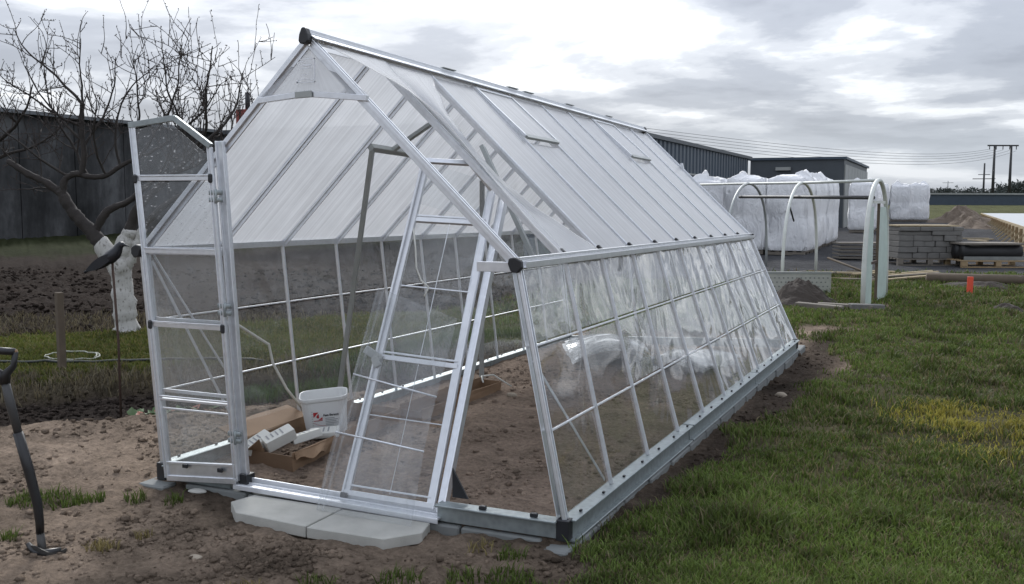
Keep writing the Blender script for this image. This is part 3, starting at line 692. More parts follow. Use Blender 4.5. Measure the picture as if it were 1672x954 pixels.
# ------------------------------------------------------------------ clear sheet leaning on the loose leaf
s0, s1, s2, s3 = Vector((-.09, -.19, -.120)), Vector((.555, -.215, -.124)), None, None
def shf(u, v):
    bot = s0+(s1-s0)*u; top = ll(-.10+.98*u, .60-.05*u)+lnrm*.06
    p = bot+(top-bot)*v; return np.array(p)+np.array(lnrm)*(.03*math.sin(math.pi*v)+.012*math.sin(5*u+7*v))
CS = thing('acrylic_sheet', 'tall clear acrylic sheet propped against the loose door leaf', 'plastic sheet')
m = MB().sheet(shf, 8, 14, .004, .7, 1.5); m.smooth = True; m.build('sheet', 'loose_sheet', CS)
for v in (.34, .60): MB().tube([Vector(shf(.0, v)), Vector(shf(.5, v)), Vector(shf(1, v))], .006, 6).build('fold', 'alu', CS)
for u in (.0, .07): MB().bar(Vector(shf(u, 0)), Vector(shf(u, 1)), .012, .006, lnrm).build('edge_strip', 'loose_sheet', CS)
# ------------------------------------------------------------------ paving slabs at the door and footing under the frame
def slab(poly, z0, z1, label, group=None, mat='concrete'):
    o = MB().prism([(x_, y_, z0) for x_, y_ in reversed(poly)], (0, 0, z1-z0)).build('paving_slab', mat); bevel(o, .004, 1); return tag(o, label, 'paving slab', group)
slab([(-.50, -.42), (-.66, -.27), (-.62, -.10), (.02, -.10), (.02, -.455)], -.19, -.122, 'pale concrete slab with a clipped corner below the open door')
slab([(.028, -.455), (.028, -.10), (.62, -.10), (.66, -.26), (.52, -.44)], -.19, -.127, 'pale concrete slab with a clipped corner under the leaning acrylic sheet')
FT = thing('concrete_footing', 'rough grey concrete footing strips below the greenhouse rails', 'footing')
k = 0; y_ = -.16
while y_ < 7.4:
    ln = .50; xx = lp(A0, A1, max(0, min(1, y_/7.3))); dx = random.uniform(-.012, .012)
    o = MB().box(xx[0]-.16, y_, -.24, xx[0]+.062+dx*.5, y_+ln-.003, xx[2]-.138+random.uniform(-.003, .003)).build('footing_block', 'concrete_dark', FT); bevel(o, .01)
    xx = lp(B0, B1, max(0, min(1, y_/7.3)))
    o = MB().box(xx[0]-.10, y_, -.24, xx[0]+.12, y_+ln-.012, xx[2]-.115).build('footing_block', 'concrete_dark', FT); bevel(o, .01)
    y_ += ln
x_ = -1.20
while x_ < 1.15:
    o = MB().box(x_, -.075, -.24, x_+.488, .08, -.135+random.uniform(-.004, .004)).build('footing_block', 'concrete_dark', FT); bevel(o, .01); x_ += .5

# ------------------------------------------------------------------ things inside the greenhouse
def carton(name, label, P0, along, wide, L_, W_, H, flap=True):
    al = V3(along).normalized(); wd = V3(wide).normalized(); t_ = thing(name, label, 'cardboard box', loc=P0)
    o0 = Vector((0, 0, 0)); up = Vector((0, 0, 1)); th = .006
    def pl(nm, a, b, c, mt='cardboard'):
        def f(u, v): 
            p = a+(b-a)*u+(c-a)*v; return np.array(p)+np.array(wd)*(.012*math.sin(u*9+v*3)*v)
        m = MB().sheet(f, 14, 3, th); return m.build(nm, mt, t_)
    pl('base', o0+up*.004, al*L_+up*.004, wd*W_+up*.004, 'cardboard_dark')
    pl('side_panel', o0, al*L_, up*H); pl('side_panel', wd*W_, wd*W_+al*L_, wd*W_+up*H*1.25)
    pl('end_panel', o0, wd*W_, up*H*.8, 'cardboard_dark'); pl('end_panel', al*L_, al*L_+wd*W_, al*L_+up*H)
    if flap:
        pl('flap', wd*W_+up*H*1.25, wd*W_+up*H*1.25+al*L_*.55, wd*(W_+.22)+up*(H*1.7))
        m = MB().sheet(lambda u, v: np.array(al*(.02+.55*u*(1-.3*v))-wd*(.015+.06*math.sin(3*u))*v+up*(H*(1-.4*v)+.015*math.sin(13*u)*v)), 12, 3, th); m.build('flap', 'cardboard', t_)
        m = MB().sheet(lambda u, v: np.array(wd*(W_*(.55+.4*u))-al*(.05*v)+up*(H*.8+.10*v*(1-u)-.05*v*u)), 6, 3, th); m.build('torn_flap', 'cardboard', t_)
    return t_
al = Vector((-.03, 1, 0)).normalized(); wd = Vector((-1, -.03, 0)).normalized()
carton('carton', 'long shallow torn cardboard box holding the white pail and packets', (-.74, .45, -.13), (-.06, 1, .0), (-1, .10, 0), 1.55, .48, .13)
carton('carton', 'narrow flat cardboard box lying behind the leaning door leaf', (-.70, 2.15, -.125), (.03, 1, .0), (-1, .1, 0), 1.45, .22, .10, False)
# pail
PL = thing('pail', 'white plastic pail with red emblem and green stripe in the long box', 'bucket', loc=(-1.05, 1.30, -.075), rz=math.atan2(.62, .78))
PL.rotation_euler = (math.radians(4), math.radians(-5), math.atan2(.55, .83))
def rrect(w_, d, r, n=5):
    out = []
    for cx_, cy_, a0 in ((w_/2-r, -d/2+r, -90), (w_/2-r, d/2-r, 0), (-w_/2+r, d/2-r, 90), (-w_/2+r, -d/2+r, 180)):
        for i in range(n+1): a = math.radians(a0+90*i/n); out.append((cx_+r*math.cos(a), cy_+r*math.sin(a)))
    return out
def loft(rings):
    m = MB(); n = len(rings[0])
    for r_ in rings: m.v += [V3(p) for p in r_]
    for k in range(len(rings)-1):
        for j in range(n): a = k*n+j; b = k*n+(j+1) % n; m.f.append((a, b, b+n, a+n))
    return m, n
lev = [(0, .30, .22), (.28, .345, .27), (.285, .36, .285), (.31, .365, .29), (.315, .36, .285), (.312, .345, .27), (.02, .29, .21)]
m, n = loft([[(x_, y_, z_) for x_, y_ in rrect(w_, d_, .075)] for z_, w_, d_ in lev]); m.f.append(tuple(reversed(range(n)))); m.f.append(tuple(range(len(m.v)-n, len(m.v))))
body = m.build('body', 'pail_white', PL); bevel(body, .003)
def face(x_, z_): d_ = .22+(.27-.22)*z_/.28; return Vector((x_, -d_/2-.0025, z_))
def decal(name, mat, poly): 
    m = MB().prism([face(*p) for p in poly], (0, -.0012, 0)); return m.build(name, mat, body)
decal('green_stripe', 'print_green', [(-.055, .045), (.085, .045), (.090, .078), (-.055, .078)])
decal('emblem', 'print_red', [(-.085, .165), (-.085, .205), (-.045, .205)]); decal('emblem', 'print_red', [(-.02, .205-.04), (-.02, .145), (-.05, .145)])
decal('emblem', 'print_red', [(-.060, .158), (-.044, .158), (-.044, .190), (-.052, .190), (-.066, .168), (-.060, .165)])
decal('emblem', 'print_red', [(-.085, .136), (-.02, .136), (-.02, .141), (-.085, .141)])
for i_, (x0, x1) in enumerate(((.0, .07), (.0, .092), (.0, .08), (.0, .094), (.0, .06), (.0, .09), (.0, .05))):
    z_ = .150-.013*i_; decal('print_line', 'print_grey', [(x0, z_), (x1, z_), (x1, z_+.004), (x0, z_+.004)])
for i_ in range(9): z_ = .21-.018*i_; decal('print_line', 'print_grey', [(-.098, z_), (-.088, z_), (-.088, z_+.003), (-.098, z_+.003)])
decal('print_line', 'print_red', [(-.09, .125), (-.06, .105), (.0, .09), (.0, .092), (-.06, .107), (-.09, .127)])
def text(body_, size, loc, rot, mat, parent, ext=.0008):
    cu = bpy.data.curves.new('lettering', 'FONT'); cu.body = body_; cu.size = size; cu.extrude = ext; cu.offset = size*.02
    to = bpy.data.objects.new('tmp', cu); col.objects.link(to)
    bpy.context.view_layer.update()
    me = bpy.data.meshes.new_from_object(to.evaluated_get(bpy.context.evaluated_depsgraph_get()))
    bpy.data.objects.remove(to); me.materials.clear(); me.materials.append(M[mat])
    o = bpy.data.objects.new('lettering', me); col.objects.link(o); o.parent = parent; o.location = loc; o.rotation_euler = rot; return o
p = face(-.012, .17); text('Fast Baranit', .024, (p.x, p.y-.003, p.z), (math.radians(90+5), 0, 0), 'print_dark', body)
# paper packets in the box
def packet(loc, rot, dims, label, dark=False):
    t_ = thing('packet', label, 'packet', 'paper packets in the cardboard box', loc=loc); t_.rotation_euler = [math.radians(a) for a in rot]
    w_, d_, h_ = dims
    m = MB(); nx, ny = 6, 6
    def top(u, v): return ((u-.5)*w_, (v-.5)*d_, h_*(.9+.1*math.sin(math.pi*u)*math.sin(math.pi*v)))
    m, n = loft([[(x_, y_, z_) for x_, y_ in rrect(w_*k, d_*k, .006, 2)] for z_, k in ((0, .97), (.004, 1), (h_*.5, 1.02), (h_-.004, 1.), (h_, .97))]); m.f += [tuple(reversed(range(n))), tuple(range(len(m.v)-n, len(m.v)))]
    b = m.build('wrapper', 'paper', t_)
    for i_ in range(4):
        z_ = h_+.001; y0 = -d_*.36+i_*d_*.16
        MB().box(-w_*.36, y0, z_, w_*(.1+.2*random.random()), y0+d_*.05, z_+.001).build('print_line', 'print_grey', t_)
    if dark: MB().box(w_*.0, -d_*.505, .01, w_*.32, -d_*.53, h_*.7).build('print_block', 'print_dark', t_)
    for i_ in range(3): MB().box(-w_*.3+i_*w_*.22, -d_*.525, .012, -w_*.3+i_*w_*.22+.006, -d_*.535, h_*.85).build('print_line', 'print_grey', t_)
    return t_
packet((-1.13, .58, -.02), (25, 12, -20), (.11, .21, .055), 'plain white paper packet at the torn end of the box')
packet((-1.00, .66, -.005), (22, 14, -28), (.10, .22, .085), 'thick printed paper packet next to the torn flap')
packet((-.905, .83, -.01), (12, -10, -40), (.15, .21, .055), 'paper packet with a black printed end in the box', True)
packet((-.88, 1.02, -.015), (5, 6, -60), (.15, .22, .04), 'flat white packet in front of the pail')
# sheets on the soil
def floor_sheet(c, w_, d_, rz, label, curl):
    t_ = tag(None or bpy.data.objects.new('plastic_sheet', None), label, 'plastic sheet'); col.objects.link(t_); t_.location = (c[0], c[1], gh(*c[:2])+.02); t_.rotation_euler = (0, 0, rz)
    for i_ in range(3):
        m = MB().sheet(lambda u, v, i=i_: ((u-.5)*w_+.03*i, (v-.5)*d_-.04*i, .035*i+curl*math.sin(math.pi*u)*(1-.5*v)+.02*math.sin(7*v+i)), 12, 8, .004, w_, d_); m.smooth = True; m.build('sheet', 'floor_sheet', t_)
floor_sheet((-.45, 6.1), .9, 1.5, .45, 'stack of clear plastic sheets curling on the bare soil', .16)
floor_sheet((.62, 5.85), .8, 1.0, -.2, 'low stack of clear plastic sheets beside the right wall', .07)
# props
o = MB().bar(Vector((-1.385, 1.93, .0)), on_roof(-1, .203, .60, .06), .045, .035, (1, .3, 0)).build('prop_bar', 'grey_pipe'); tag(bevel(o, .002), 'grey metal prop leaning from the left base rail up to the roof', 'prop')
o = MB().bar(Vector((-.94, 3.77, gh(-.94, 3.77)-.01)), Vector((-.94, 3.78, 1.90)), .04, .035, (0, 1, 0)).build('prop_bar', 'pale_metal'); tag(bevel(o, .002), 'upright grey metal prop standing behind the narrow flat box', 'prop')
o = MB().bar(on_roof(1, .18, .59, .04), Vector((.80, 1.02, 1.28)), .06, .03, (1, 0, 0)).build('prop_bar', 'grey_pipe', GH); bevel(o, .002); o.name = 'roof_strut'
m = MB().tube([wall(-1, .095, .64)+np.array((.03, 0, 0)), wall(-1, .12, .56)+np.array((.04, 0, 0)), wall(-1, .155, .46)+np.array((.03, 0, 0)), wall(-1, .155, .36)+np.array((.05, 0, 0)), wall(-1, .175, .2)+np.array((.04, 0, 0)), wall(-1, .205, .02)+np.array((.05, 0, 0))], .010, 6)
tag(m.build('cable', 'cable_white'), 'white cable hanging against the left greenhouse wall', 'cable')
m = MB().tube([(-.72, 3.35, .0), (-.80, 3.48, .03), (-.72, 3.58, .035), (-.62, 3.56, -.01), (-.55, 3.62, -.07)], .008, 6); tag(m.build('cable', 'cable_white'), 'short white cord lying over the end of the narrow box', 'cable')

# ------------------------------------------------------------------ shovel
SH = thing('shovel', 'black shovel with D grip stuck in the soil', 'shovel', loc=(-1.08, -1.25, gh(-1.08, -1.25)))
sx_ = Vector((math.cos(YAW), -math.sin(YAW), 0))
def sp_(a, z_, f=0.): return sx_*a+Vector((0, 0, z_))+Vector((math.sin(YAW), math.cos(YAW), 0))*f
MB().tube([sp_(-.175, .93), sp_(-.15, .80), sp_(-.115, .64)], [.022, .024, .021], 10).build('shaft', 'shovel_grey', SH)
MB().tube([sp_(-.117, .645), sp_(-.07, .45), sp_(-.03, .26), sp_(-.022, .16), sp_(-.022, .10)], [.026, .027, .025, .022, .021], 10).build('sleeve', 'shovel_black', SH)
MB().tube([sp_(-.022, .11), sp_(-.015, .02), sp_(-.01, -.04)], [.02, .022, .03], 10).build('socket', 'shovel_steel', SH)
gr = MB().tube([sp_(-.27, 1.075), sp_(-.20, 1.08), sp_(-.115, 1.075)], [.019, .020, .019], 10).build('grip', 'shovel_black', SH)
MB().tube([sp_(-.175, .91), sp_(-.165, .96), sp_(-.125, 1.0), sp_(-.112, 1.075)], [.028, .024, .017, .015], 8).build('yoke', 'shovel_black', SH); MB().tube([sp_(-.175, .91), sp_(-.20, .96), sp_(-.25, 1.0), sp_(-.268, 1.075)], [.028, .024, .017, .015], 8).build('yoke', 'shovel_black', SH)
MB().tube([sp_(-.110, 1.075), sp_(-.104, 1.075)], [.013, .012], 8).build('rivet', 'cardboard', gr)
m = MB().sheet(lambda u, v: np.array(sp_((u-.5)*.21*(1-.25*v)+.02, .035-.27*v+.02*math.sin(u*6), -.02-.05*(1-(2*u-1)**2))), 8, 6, .004); m.smooth = True; m.build('blade', 'shovel_steel', SH)
m = MB().tube([sp_(-.075, .055, -.03), sp_(-.03, .012, -.05), sp_(.03, .008, -.05), sp_(.10, .022, -.03)], [.012, .022, .024, .014], 8); m.build('tread', 'shovel_black', SH)
# ------------------------------------------------------------------ crow decoy on a rod
zb = gh(-3.46, 1.55)
CR = thing('crow_decoy', 'dark plastic crow decoy on a rusty rod', 'decoy', loc=(-3.44, 1.56, zb))
top_z = 1.13-zb
MB().tube([(0, 0, -.1), (.0, .0, top_z*.5), (-.03, -.01, top_z+.02)], .011, 7).build('rod', 'rust', CR)
cr = Vector((math.cos(YAW), -math.sin(YAW), 0)); cf = Vector((math.sin(YAW), math.cos(YAW), 0))
spine = [(-.255, .0, .006, .012), (-.20, .035, .018, .012), (-.13, .075, .032, .022), (-.06, .115, .052, .045), (.0, .145, .062, .060), (.045, .180, .056, .056), (.07, .215, .042, .044), (.085, .245, .036, .036), (.105, .262, .034, .032), (.128, .262, .024, .022), (.14, .257, .011, .010), (.165, .250, .007, .006), (.185, .244, .002, .002)]
m = MB(); n = 12; c0 = Vector((-.03, -.01, top_z-.07))
for k, (a, z_, ry, rz_) in enumerate(spine):
    a0 = spine[max(k-1, 0)]; a1 = spine[min(k+1, len(spine)-1)]; d = (cr*(a1[0]-a0[0])+Vector((0, 0, a1[1]-a0[1]))).normalized(); nu_ = cf.cross(d).normalized()
    for j in range(n): an = 2*math.pi*j/n; m.v.append(c0+cr*(a*.92-.015)+Vector((0, 0, z_*.95))+cf*(ry*math.cos(an))+nu_*(rz_*math.sin(an)))
for k in range(len(spine)-1):
    for j in range(n): a = k*n+j; b = k*n+(j+1) % n; m.f.append((a, b, b+n, a+n))
m.f += [tuple(reversed(range(n))), tuple(range(len(m.v)-n, len(m.v)))]; m.smooth = True; m.build('body', 'crow_black', CR)
for s_ in (-1, 1):
    m = MB().sheet(lambda u, v, s=s_: np.array(c0+cr*(-.22+.24*u)+cf*(s*(.024+.044*math.sin(math.pi*min(1, u*.9))))+Vector((0, 0, .022+.13*u+(v-.5)*.075*(.25+math.sin(math.pi*u*.9))))), 8, 4, .008); m.smooth = True; m.build('wing', 'crow_black', CR)
# ------------------------------------------------------------------ wooden post, hoses
o = MB().prism([(-5.53, 2.70, gh(-5.5, 2.73)-.2), (-5.46, 2.68, gh(-5.5, 2.73)-.2), (-5.44, 2.75, gh(-5.5, 2.73)-.2), (-5.50, 2.77, gh(-5.5, 2.73)-.2)], (-.02, .01, 1.05)).build('wooden_post', 'wood_post'); tag(bevel(o, .008, 2), 'short weathered wooden post in the grass strip', 'post')
pts = [(-6.05+.30*math.cos(a)*(1+.03*a), 3.35+.24*math.sin(a)) for a in np.linspace(.3, 7.4, 40)]
tag(MB().tube([(x_, y_, gh(x_, y_)+.04) for x_, y_ in pts], .010, 6).build('garden_hose', 'hose_pale'), 'pale looped garden hose on the grass behind the wooden post', 'hose')
pts = [lp(np.array((-7.2, 2.2)), np.array((-3.9, 4.1)), k)+np.array((.0, .05*math.sin(k*9))) for k in np.linspace(0, 1, 30)]
tag(MB().tube([(x_, y_, gh(x_, y_)+.05) for x_, y_ in pts], .016, 6).build('garden_hose', 'hose_dark'), 'dark straight garden hose running across the grass strip', 'hose')

# ------------------------------------------------------------------ bare fruit trees
def tree(name, label, base, trunk, limbs, seed, twig_n, maxlen, group):
    rd = random.Random(seed); t_ = thing(name, label, 'tree', group, loc=base)
    white = MB(); dark = MB(); tw = MB(); buds = MB()
    for pts, rads, wh in trunk:
        pts = [V3(p) for p in pts]; q_ = []; ra = []
        for k in range(len(pts)-1):
            p0, p1, p2, p3 = pts[max(k-1, 0)], pts[k], pts[k+1], pts[min(k+2, len(pts)-1)]
            for i in range(7):
                f = i/7; q_.append(.5*(2*p1+(p2-p0)*f+(2*p0-5*p1+4*p2-p3)*f*f+(3*p1-p0-3*p2+p3)*f**3)+Vector((rd.uniform(-1, 1), rd.uniform(-1, 1), 0))*rads[k]*.08); ra.append((rads[k]+(rads[k+1]-rads[k])*f)*rd.uniform(.90, 1.10))
        q_.append(pts[-1]); ra.append(rads[-1]*.8); mk = white if wh else dark; j0 = len(mk.v); mk.tube(q_, ra, 14)
        for vv in mk.v[j0:]: vv += Vector((rd.uniform(-1, 1), rd.uniform(-1, 1), rd.uniform(-1, 1)))*rads[0]*(.02 if wh else .06)
    def grow(p, d, ln, r_, lev):
        n = max(4, int(ln/.07)); pts = [p]; rads = [r_]
        for k in range(n):
            d = (d+Vector((rd.uniform(-1, 1), rd.uniform(-1, 1), rd.uniform(-1, 1)))*(.20 if lev else .16)+Vector((0, 0, .03))).normalized(); p = p+d*(ln/n); pts.append(p); rads.append(max(.0040, r_*(1-(k+1)/n*.72)*rd.uniform(.92, 1.1)))
        (dark if lev == 0 else tw).tube(pts, rads, 7 if lev == 0 else (5 if r_ > .008 else 4), False)
        if lev < 2:
            nb = max(2, int(ln/(.15 if lev == 0 else .19)))
            for k in range(nb):
                f = rd.uniform(.15, 1.); i = min(len(pts)-2, int(f*(len(pts)-1))); ax = (pts[i+1]-pts[i]).normalized()
                sd_ = Vector((rd.uniform(-1, 1), rd.uniform(-1, 1), rd.uniform(-.4, 1.0))); sd_ = (sd_-ax*sd_.dot(ax)).normalized()
                nd = (ax*rd.uniform(.2, .8)+sd_*rd.uniform(.6, 1.)).normalized()
                shoot = rd.random() < .16
                if shoot: nd = (nd*.4+Vector((rd.uniform(-.2, .2), rd.uniform(-.2, .2), 1))).normalized()
                grow(pts[i], nd, (rd.uniform(.35, .75) if shoot else ln*rd.uniform(.22, .5)), max(.0060, rads[i]*rd.uniform(.4, .6)), lev+1)
        if lev >= 1:
            for k in range(1, len(pts)):
                for rep in range(2 if k < len(pts)-1 else 4):
                    if rd.random() < .34:
                        q_ = pts[k]+Vector((rd.uniform(-1, 1), rd.uniform(-1, 1), rd.uniform(-.5, 1)))*.016; s_ = rd.uniform(.006, .012)
                        i0 = len(buds.v); buds.v += [q_+Vector((s_, 0, 0)), q_+Vector((-s_*.5, s_*.87, 0)), q_+Vector((-s_*.5, -s_*.87, 0)), q_+Vector((0, 0, s_*1.8))]; buds.f += [(i0, i0+1, i0+3), (i0+1, i0+2, i0+3), (i0+2, i0, i0+3), (i0+2, i0+1, i0)]
    for p, d, ln, r_ in limbs: grow(V3(p), V3(d).normalized(), ln, r_, 0)
    if white.v: white.build('trunk', 'limewash', t_)
    dk = dark.build('limb', 'bark', t_); cr_ = tw.build('crown', 'twig', t_); buds.build('buds', 'twig', cr_)['kind'] = 'stuff'
    return t_
R_ = Vector((math.cos(YAW), -math.sin(YAW), 0)); F_ = Vector((math.sin(YAW), math.cos(YAW), 0))
P_ = lambda a, z_, f=0.: R_*a+F_*f+Vector((0, 0, z_))
tz = gh(-7.4, 5.49)
tree('fruit_tree', 'bare fruit tree with whitewashed forked trunk behind the crow decoy', (-7.4, 5.49, tz),
     [([P_(.03, -.15), P_(.01, .15), P_(-.02, .55), P_(-.04, .95), P_(.03, 1.25), P_(.12, 1.45)], [.21, .165, .15, .15, .12, .10], True),
      ([P_(-.03, .85), P_(-.17, 1.06), P_(-.34, 1.30)], [.14, .135, .12], True),
      ([P_(.0, .9), P_(.12, 1.08), P_(.22, 1.30), P_(.30, 1.5)], [.10, .08, .07, .055], True),
      ([P_(-.30, 1.25), P_(-.46, 1.46), P_(-.66, 1.68), P_(-.80, 1.90), P_(-.86, 2.06)], [.112, .095, .085, .074, .055], False),
      ([P_(-.80, 1.92), P_(-1.02, 2.10), P_(-1.30, 2.24), P_(-1.58, 2.42)], [.058, .05, .045, .04], False),
      ([P_(-.82, 1.96), P_(-.78, 2.16), P_(-.62, 2.24), P_(-.42, 2.20), P_(-.2, 2.22), P_(.02, 2.36), P_(.35, 2.52)], [.055, .047, .042, .038, .035, .03, .022], False),
      ([P_(-.55, 2.23), P_(-.50, 2.5), P_(-.52, 2.85), P_(-.50, 3.25)], [.042, .040, .034, .026], False),
      ([P_(-.40, 1.42), P_(-.20, 1.72), P_(.1, 1.86), P_(.42, 2.12)], [.06, .052, .042, .032], False),
      ([P_(.1, 1.42), P_(.22, 1.75), P_(.52, 2.05), P_(.9, 2.4)], [.082, .066, .05, .036], False),
      ([P_(.28, 1.48), P_(.6, 1.8), P_(1.05, 2.05)], [.05, .042, .032], False)],
     [(P_(-.50, 3.2), P_(-.65, .75, .1), 1.35, .022), (P_(-.50, 3.1), P_(.15, 1., -.2), 1.0, .018), (P_(-.52, 2.9), P_(-1., .35, .25), 1.25, .02), (P_(-.72, 2.2), P_(-1., .35, -.3), 1.35, .02), (P_(-.52, 2.7), P_(-.8, .8, -.2), 1.3, .02),
      (P_(.35, 2.5), P_(.8, .5, .1), 1.5, .024), (P_(.2, 2.42), P_(.05, 1, .2), 1.5, .02), (P_(.9, 2.4), P_(.9, .65, .2), 1.75, .028), (P_(.9, 2.4), P_(.25, .95, -.3), 1.6, .022), (P_(1.05, 2.05), P_(1., .55, .1), 1.5, .024),
      (P_(.55, 2.1), P_(.0, 1, .4), 1.5, .02), (P_(.7, 2.2), P_(.75, .75, -.1), 1.7, .022), (P_(-1.1, 2.15), P_(-.2, 1, .3), .8, .012), (P_(-.2, 2.22), P_(-.3, 1, -.4), 1.3, .02), (P_(.42, 2.1), P_(.6, .8, .1), 1.4, .02), (P_(-.9, 2.0), P_(-.9, .2, .5), 1.0, .016), (P_(1.0, 2.05), P_(1.1, .35, -.2), 1.6, .024), (P_(.8, 2.3), P_(1., .9, .3), 2.0, .026), (P_(.3, 2.5), P_(.5, .9, -.2), 1.7, .022), (P_(.0, 2.35), P_(-.25, .95, .2), 1.6, .02), (P_(-.45, 2.2), P_(-.6, .9, .3), 1.7, .022), (P_(-.52, 2.6), P_(.5, .75, .3), 1.4, .02), (P_(-1.3, 2.24), P_(-.7, .7, .2), .9, .012)], 11, 0, 0, 'bare fruit trees')
t2 = (-9.9, 5.0)
tree('fruit_tree', 'bare fruit tree whose twigs overhang the dark concrete hall', (t2[0], t2[1], gh(*t2)),
     [([P_(0, -.1), P_(.0, .6), P_(-.05, 1.1)], [.16, .13, .12], True), ([P_(-.05, 1.0), P_(-.1, 1.6), P_(.1, 2.2), P_(.3, 2.7)], [.11, .09, .07, .05], False)],
     [(P_(.3, 2.6), P_(.75, .55, 0), 1.35, .034), (P_(.2, 2.4), P_(.8, .25, .1), 1.3, .03), (P_(.3, 2.7), P_(.3, .9, -.2), 1.2, .03), (P_(-.1, 1.7), P_(-.7, .7, .1), 1.4, .03), (P_(.1, 2.2), P_(-.3, .9, .2), 1.4, .03)], 23, 0, 0, 'bare fruit trees')

# ------------------------------------------------------------------ left: concrete hall, chimney
H = thing('concrete_hall', 'long dark stained concrete hall behind the bare field', 'building', loc=(-34.4, 14, 0))
for k in range(24):
    y0 = -6+k*3.; z1 = 5.5
    MB().box(-.3, y0, -1, 0+random.uniform(-.03, .03), y0+2.95, z1).build('wall_panel', 'hall_wall', H)
MB().box(-18, -6, -1, -.3, 66, 5.4).build('inner_wall', 'concrete_dark', H)
rf = MB().prism([(.35, -6.3, 5.5), (.35, -6.3, 5.66), (-9, -6.3, 6.6), (-18.4, -6.3, 5.66), (-18.4, -6.3, 5.5)], (0, 72.6, 0)).build('roof', 'roof_grey', H)
CH = thing('chimney', 'red brick chimney with a thin dark flue above the hall roof', 'chimney', loc=(-39.0, 46.9, 5.45))
MB().box(-.45, -.45, 0, .45, .45, 2.2).build('stack', 'brick_red', CH); MB().tube([(0.15, 0, 2.2), (.15, 0, 3.3)], .16, 8).build('flue', 'black', CH)

# ------------------------------------------------------------------ right: industrial halls
def corrugated(y0, y1, x_, z0, z1, step, dp_):
    m = MB(); n = int((y1-y0)/step); prof = []
    for k in range(n):
        a = y0+k*step; prof += [(x_, a), (x_, a+step*.5), (x_-dp_, a+step*.6), (x_-dp_, a+step*.9)]
    prof.append((x_, y0+n*step)); i = len(m.v)
    for (px_, py_) in prof: m.v += [Vector((px_, py_, z0)), Vector((px_, py_, z1))]
    for k in range(len(prof)-1): m.f.append((2*k, 2*k+2, 2*k+3, 2*k+1))
    i = len(m.v); m.box(x_-2.0, y0, z0, x_-dp_-.02, y1, z1-.05); return m
B1_ = thing('clad_hall', 'dark blue ribbed metal hall beyond the greenhouse ridge', 'building', loc=(-7.3, 24, 0))
corrugated(0, 27.2, 0, -.2, 4.15, .62, .10).build('wall', 'dark_blue_metal', B1_)
rfp = MB().box(-14, -.1, 4.15, .12, 27.3, 4.3).build('roof', 'dark_grey_metal', B1_)
MB().bar((.06, .5, 3.0), (.06, 26.8, 2.9), .05, .07).build('conduit', 'pale_metal', B1_)
B2_ = thing('flat_hall', 'low flat roofed grey hall behind the wrapped bags', 'building', loc=(-8.6, 58.3, 0), rz=0.)
MB().box(0, 0, -.3, 5.65, 17, 4.4).build('wall', 'dark_grey_metal', B2_); MB().box(-.15, -.15, 4.4, 5.8, 17.2, 4.55).build('roof', 'dark_blue_metal', B2_)
for k in range(8): MB().box(5.652, .25+k*2.1, -.3, 5.71, .25+k*2.1+2.0, 4.1).build('wall_panel', 'pale_metal', B2_)
MB().box(1.6, -.25, 3.75, 2.5, 0., 3.95).build('lamp', 'pale_metal', B2_)

# ------------------------------------------------------------------ wrapped big bags on pallets
def bag_mesh(seed, w_, d_, h_):
    rd = np.random.default_rng(seed); n = 40; lev = 26; m = MB()
    pr_ = np.array(rrect(w_, d_, .13, 9)); nn = len(pr_); ph = rd.uniform(0, 6, 6)
    def zk(k): return h_*(k/lev)
    for k in range(lev+1):
        f = k/lev; b = 1+.05*abs(math.sin(math.pi*2*f))-.05*(f < .03)-.04*max(0, f-.9)*10
        for j in range(nn):
            a = 2*math.pi*j/nn
            wr = .022*math.sin(9*a+ph[0]+3*math.sin(4*f+ph[1]))+.018*math.sin(21*a+ph[2]+7*f)*math.sin(5*f+ph[4])+.02*math.sin(5*a+11*f+ph[3])
            m.v.append(Vector((pr_[j, 0]*(b+wr), pr_[j, 1]*(b+wr), .16+f*h_+(.05*math.sin(3*a+ph[5])*f)+(.06*rd.random() if k == lev else 0))))
    for k in range(lev):
        for j in range(nn): a = k*nn+j; b_ = k*nn+(j+1) % nn; m.f.append((a, b_, b_+nn, a+nn))
    # crumpled peaked top
    last = lev*nn; rings = 5
    for r_ in range(1, rings+1):
        q_ = 1-r_/(rings+1)
        for j in range(nn):
            a = 2*math.pi*j/nn; pk = .16*math.exp(-((a-ph[0]) % 6.28-2.2)**2*2.2)+.12*math.exp(-((a-ph[1]) % 6.28-3.1)**2*3)+.05*math.sin(4*a+ph[2])
            m.v.append(Vector((pr_[j, 0]*q_*.95, pr_[j, 1]*q_*.95, .16+h_+pk*math.sin(math.pi*q_)*1.6+.10*(1-q_)+.05*rd.random())))
        for j in range(nn): a = last+j; b_ = last+(j+1) % nn; c_ = last+nn+j; e_ = last+nn+(j+1) % nn; m.f.append((a, b_, e_, c_))
        last += nn
    m.f.append(tuple(range(last, last+nn))); m.smooth = True
    return m.mesh('wrapped_bag', 'wrap_plastic')
bm_ = [bag_mesh(s_, 1.34, 1.34, 2.34) for s_ in (1, 2, 3)]
def pallet_mesh(w_, d_):
    m = MB()
    for y_ in (-d_/2+.05, 0, d_/2-.05): m.box(-w_/2, y_-.05, 0, w_/2, y_+.05, .10)
    for k in range(5): x0 = -w_/2+k*(w_-.12)/4; m.box(x0, -d_/2, .103, x0+.12, d_/2, .135)
    return m.mesh('pallet', 'wood_grey')
pmesh = pallet_mesh(1.25, 1.25)
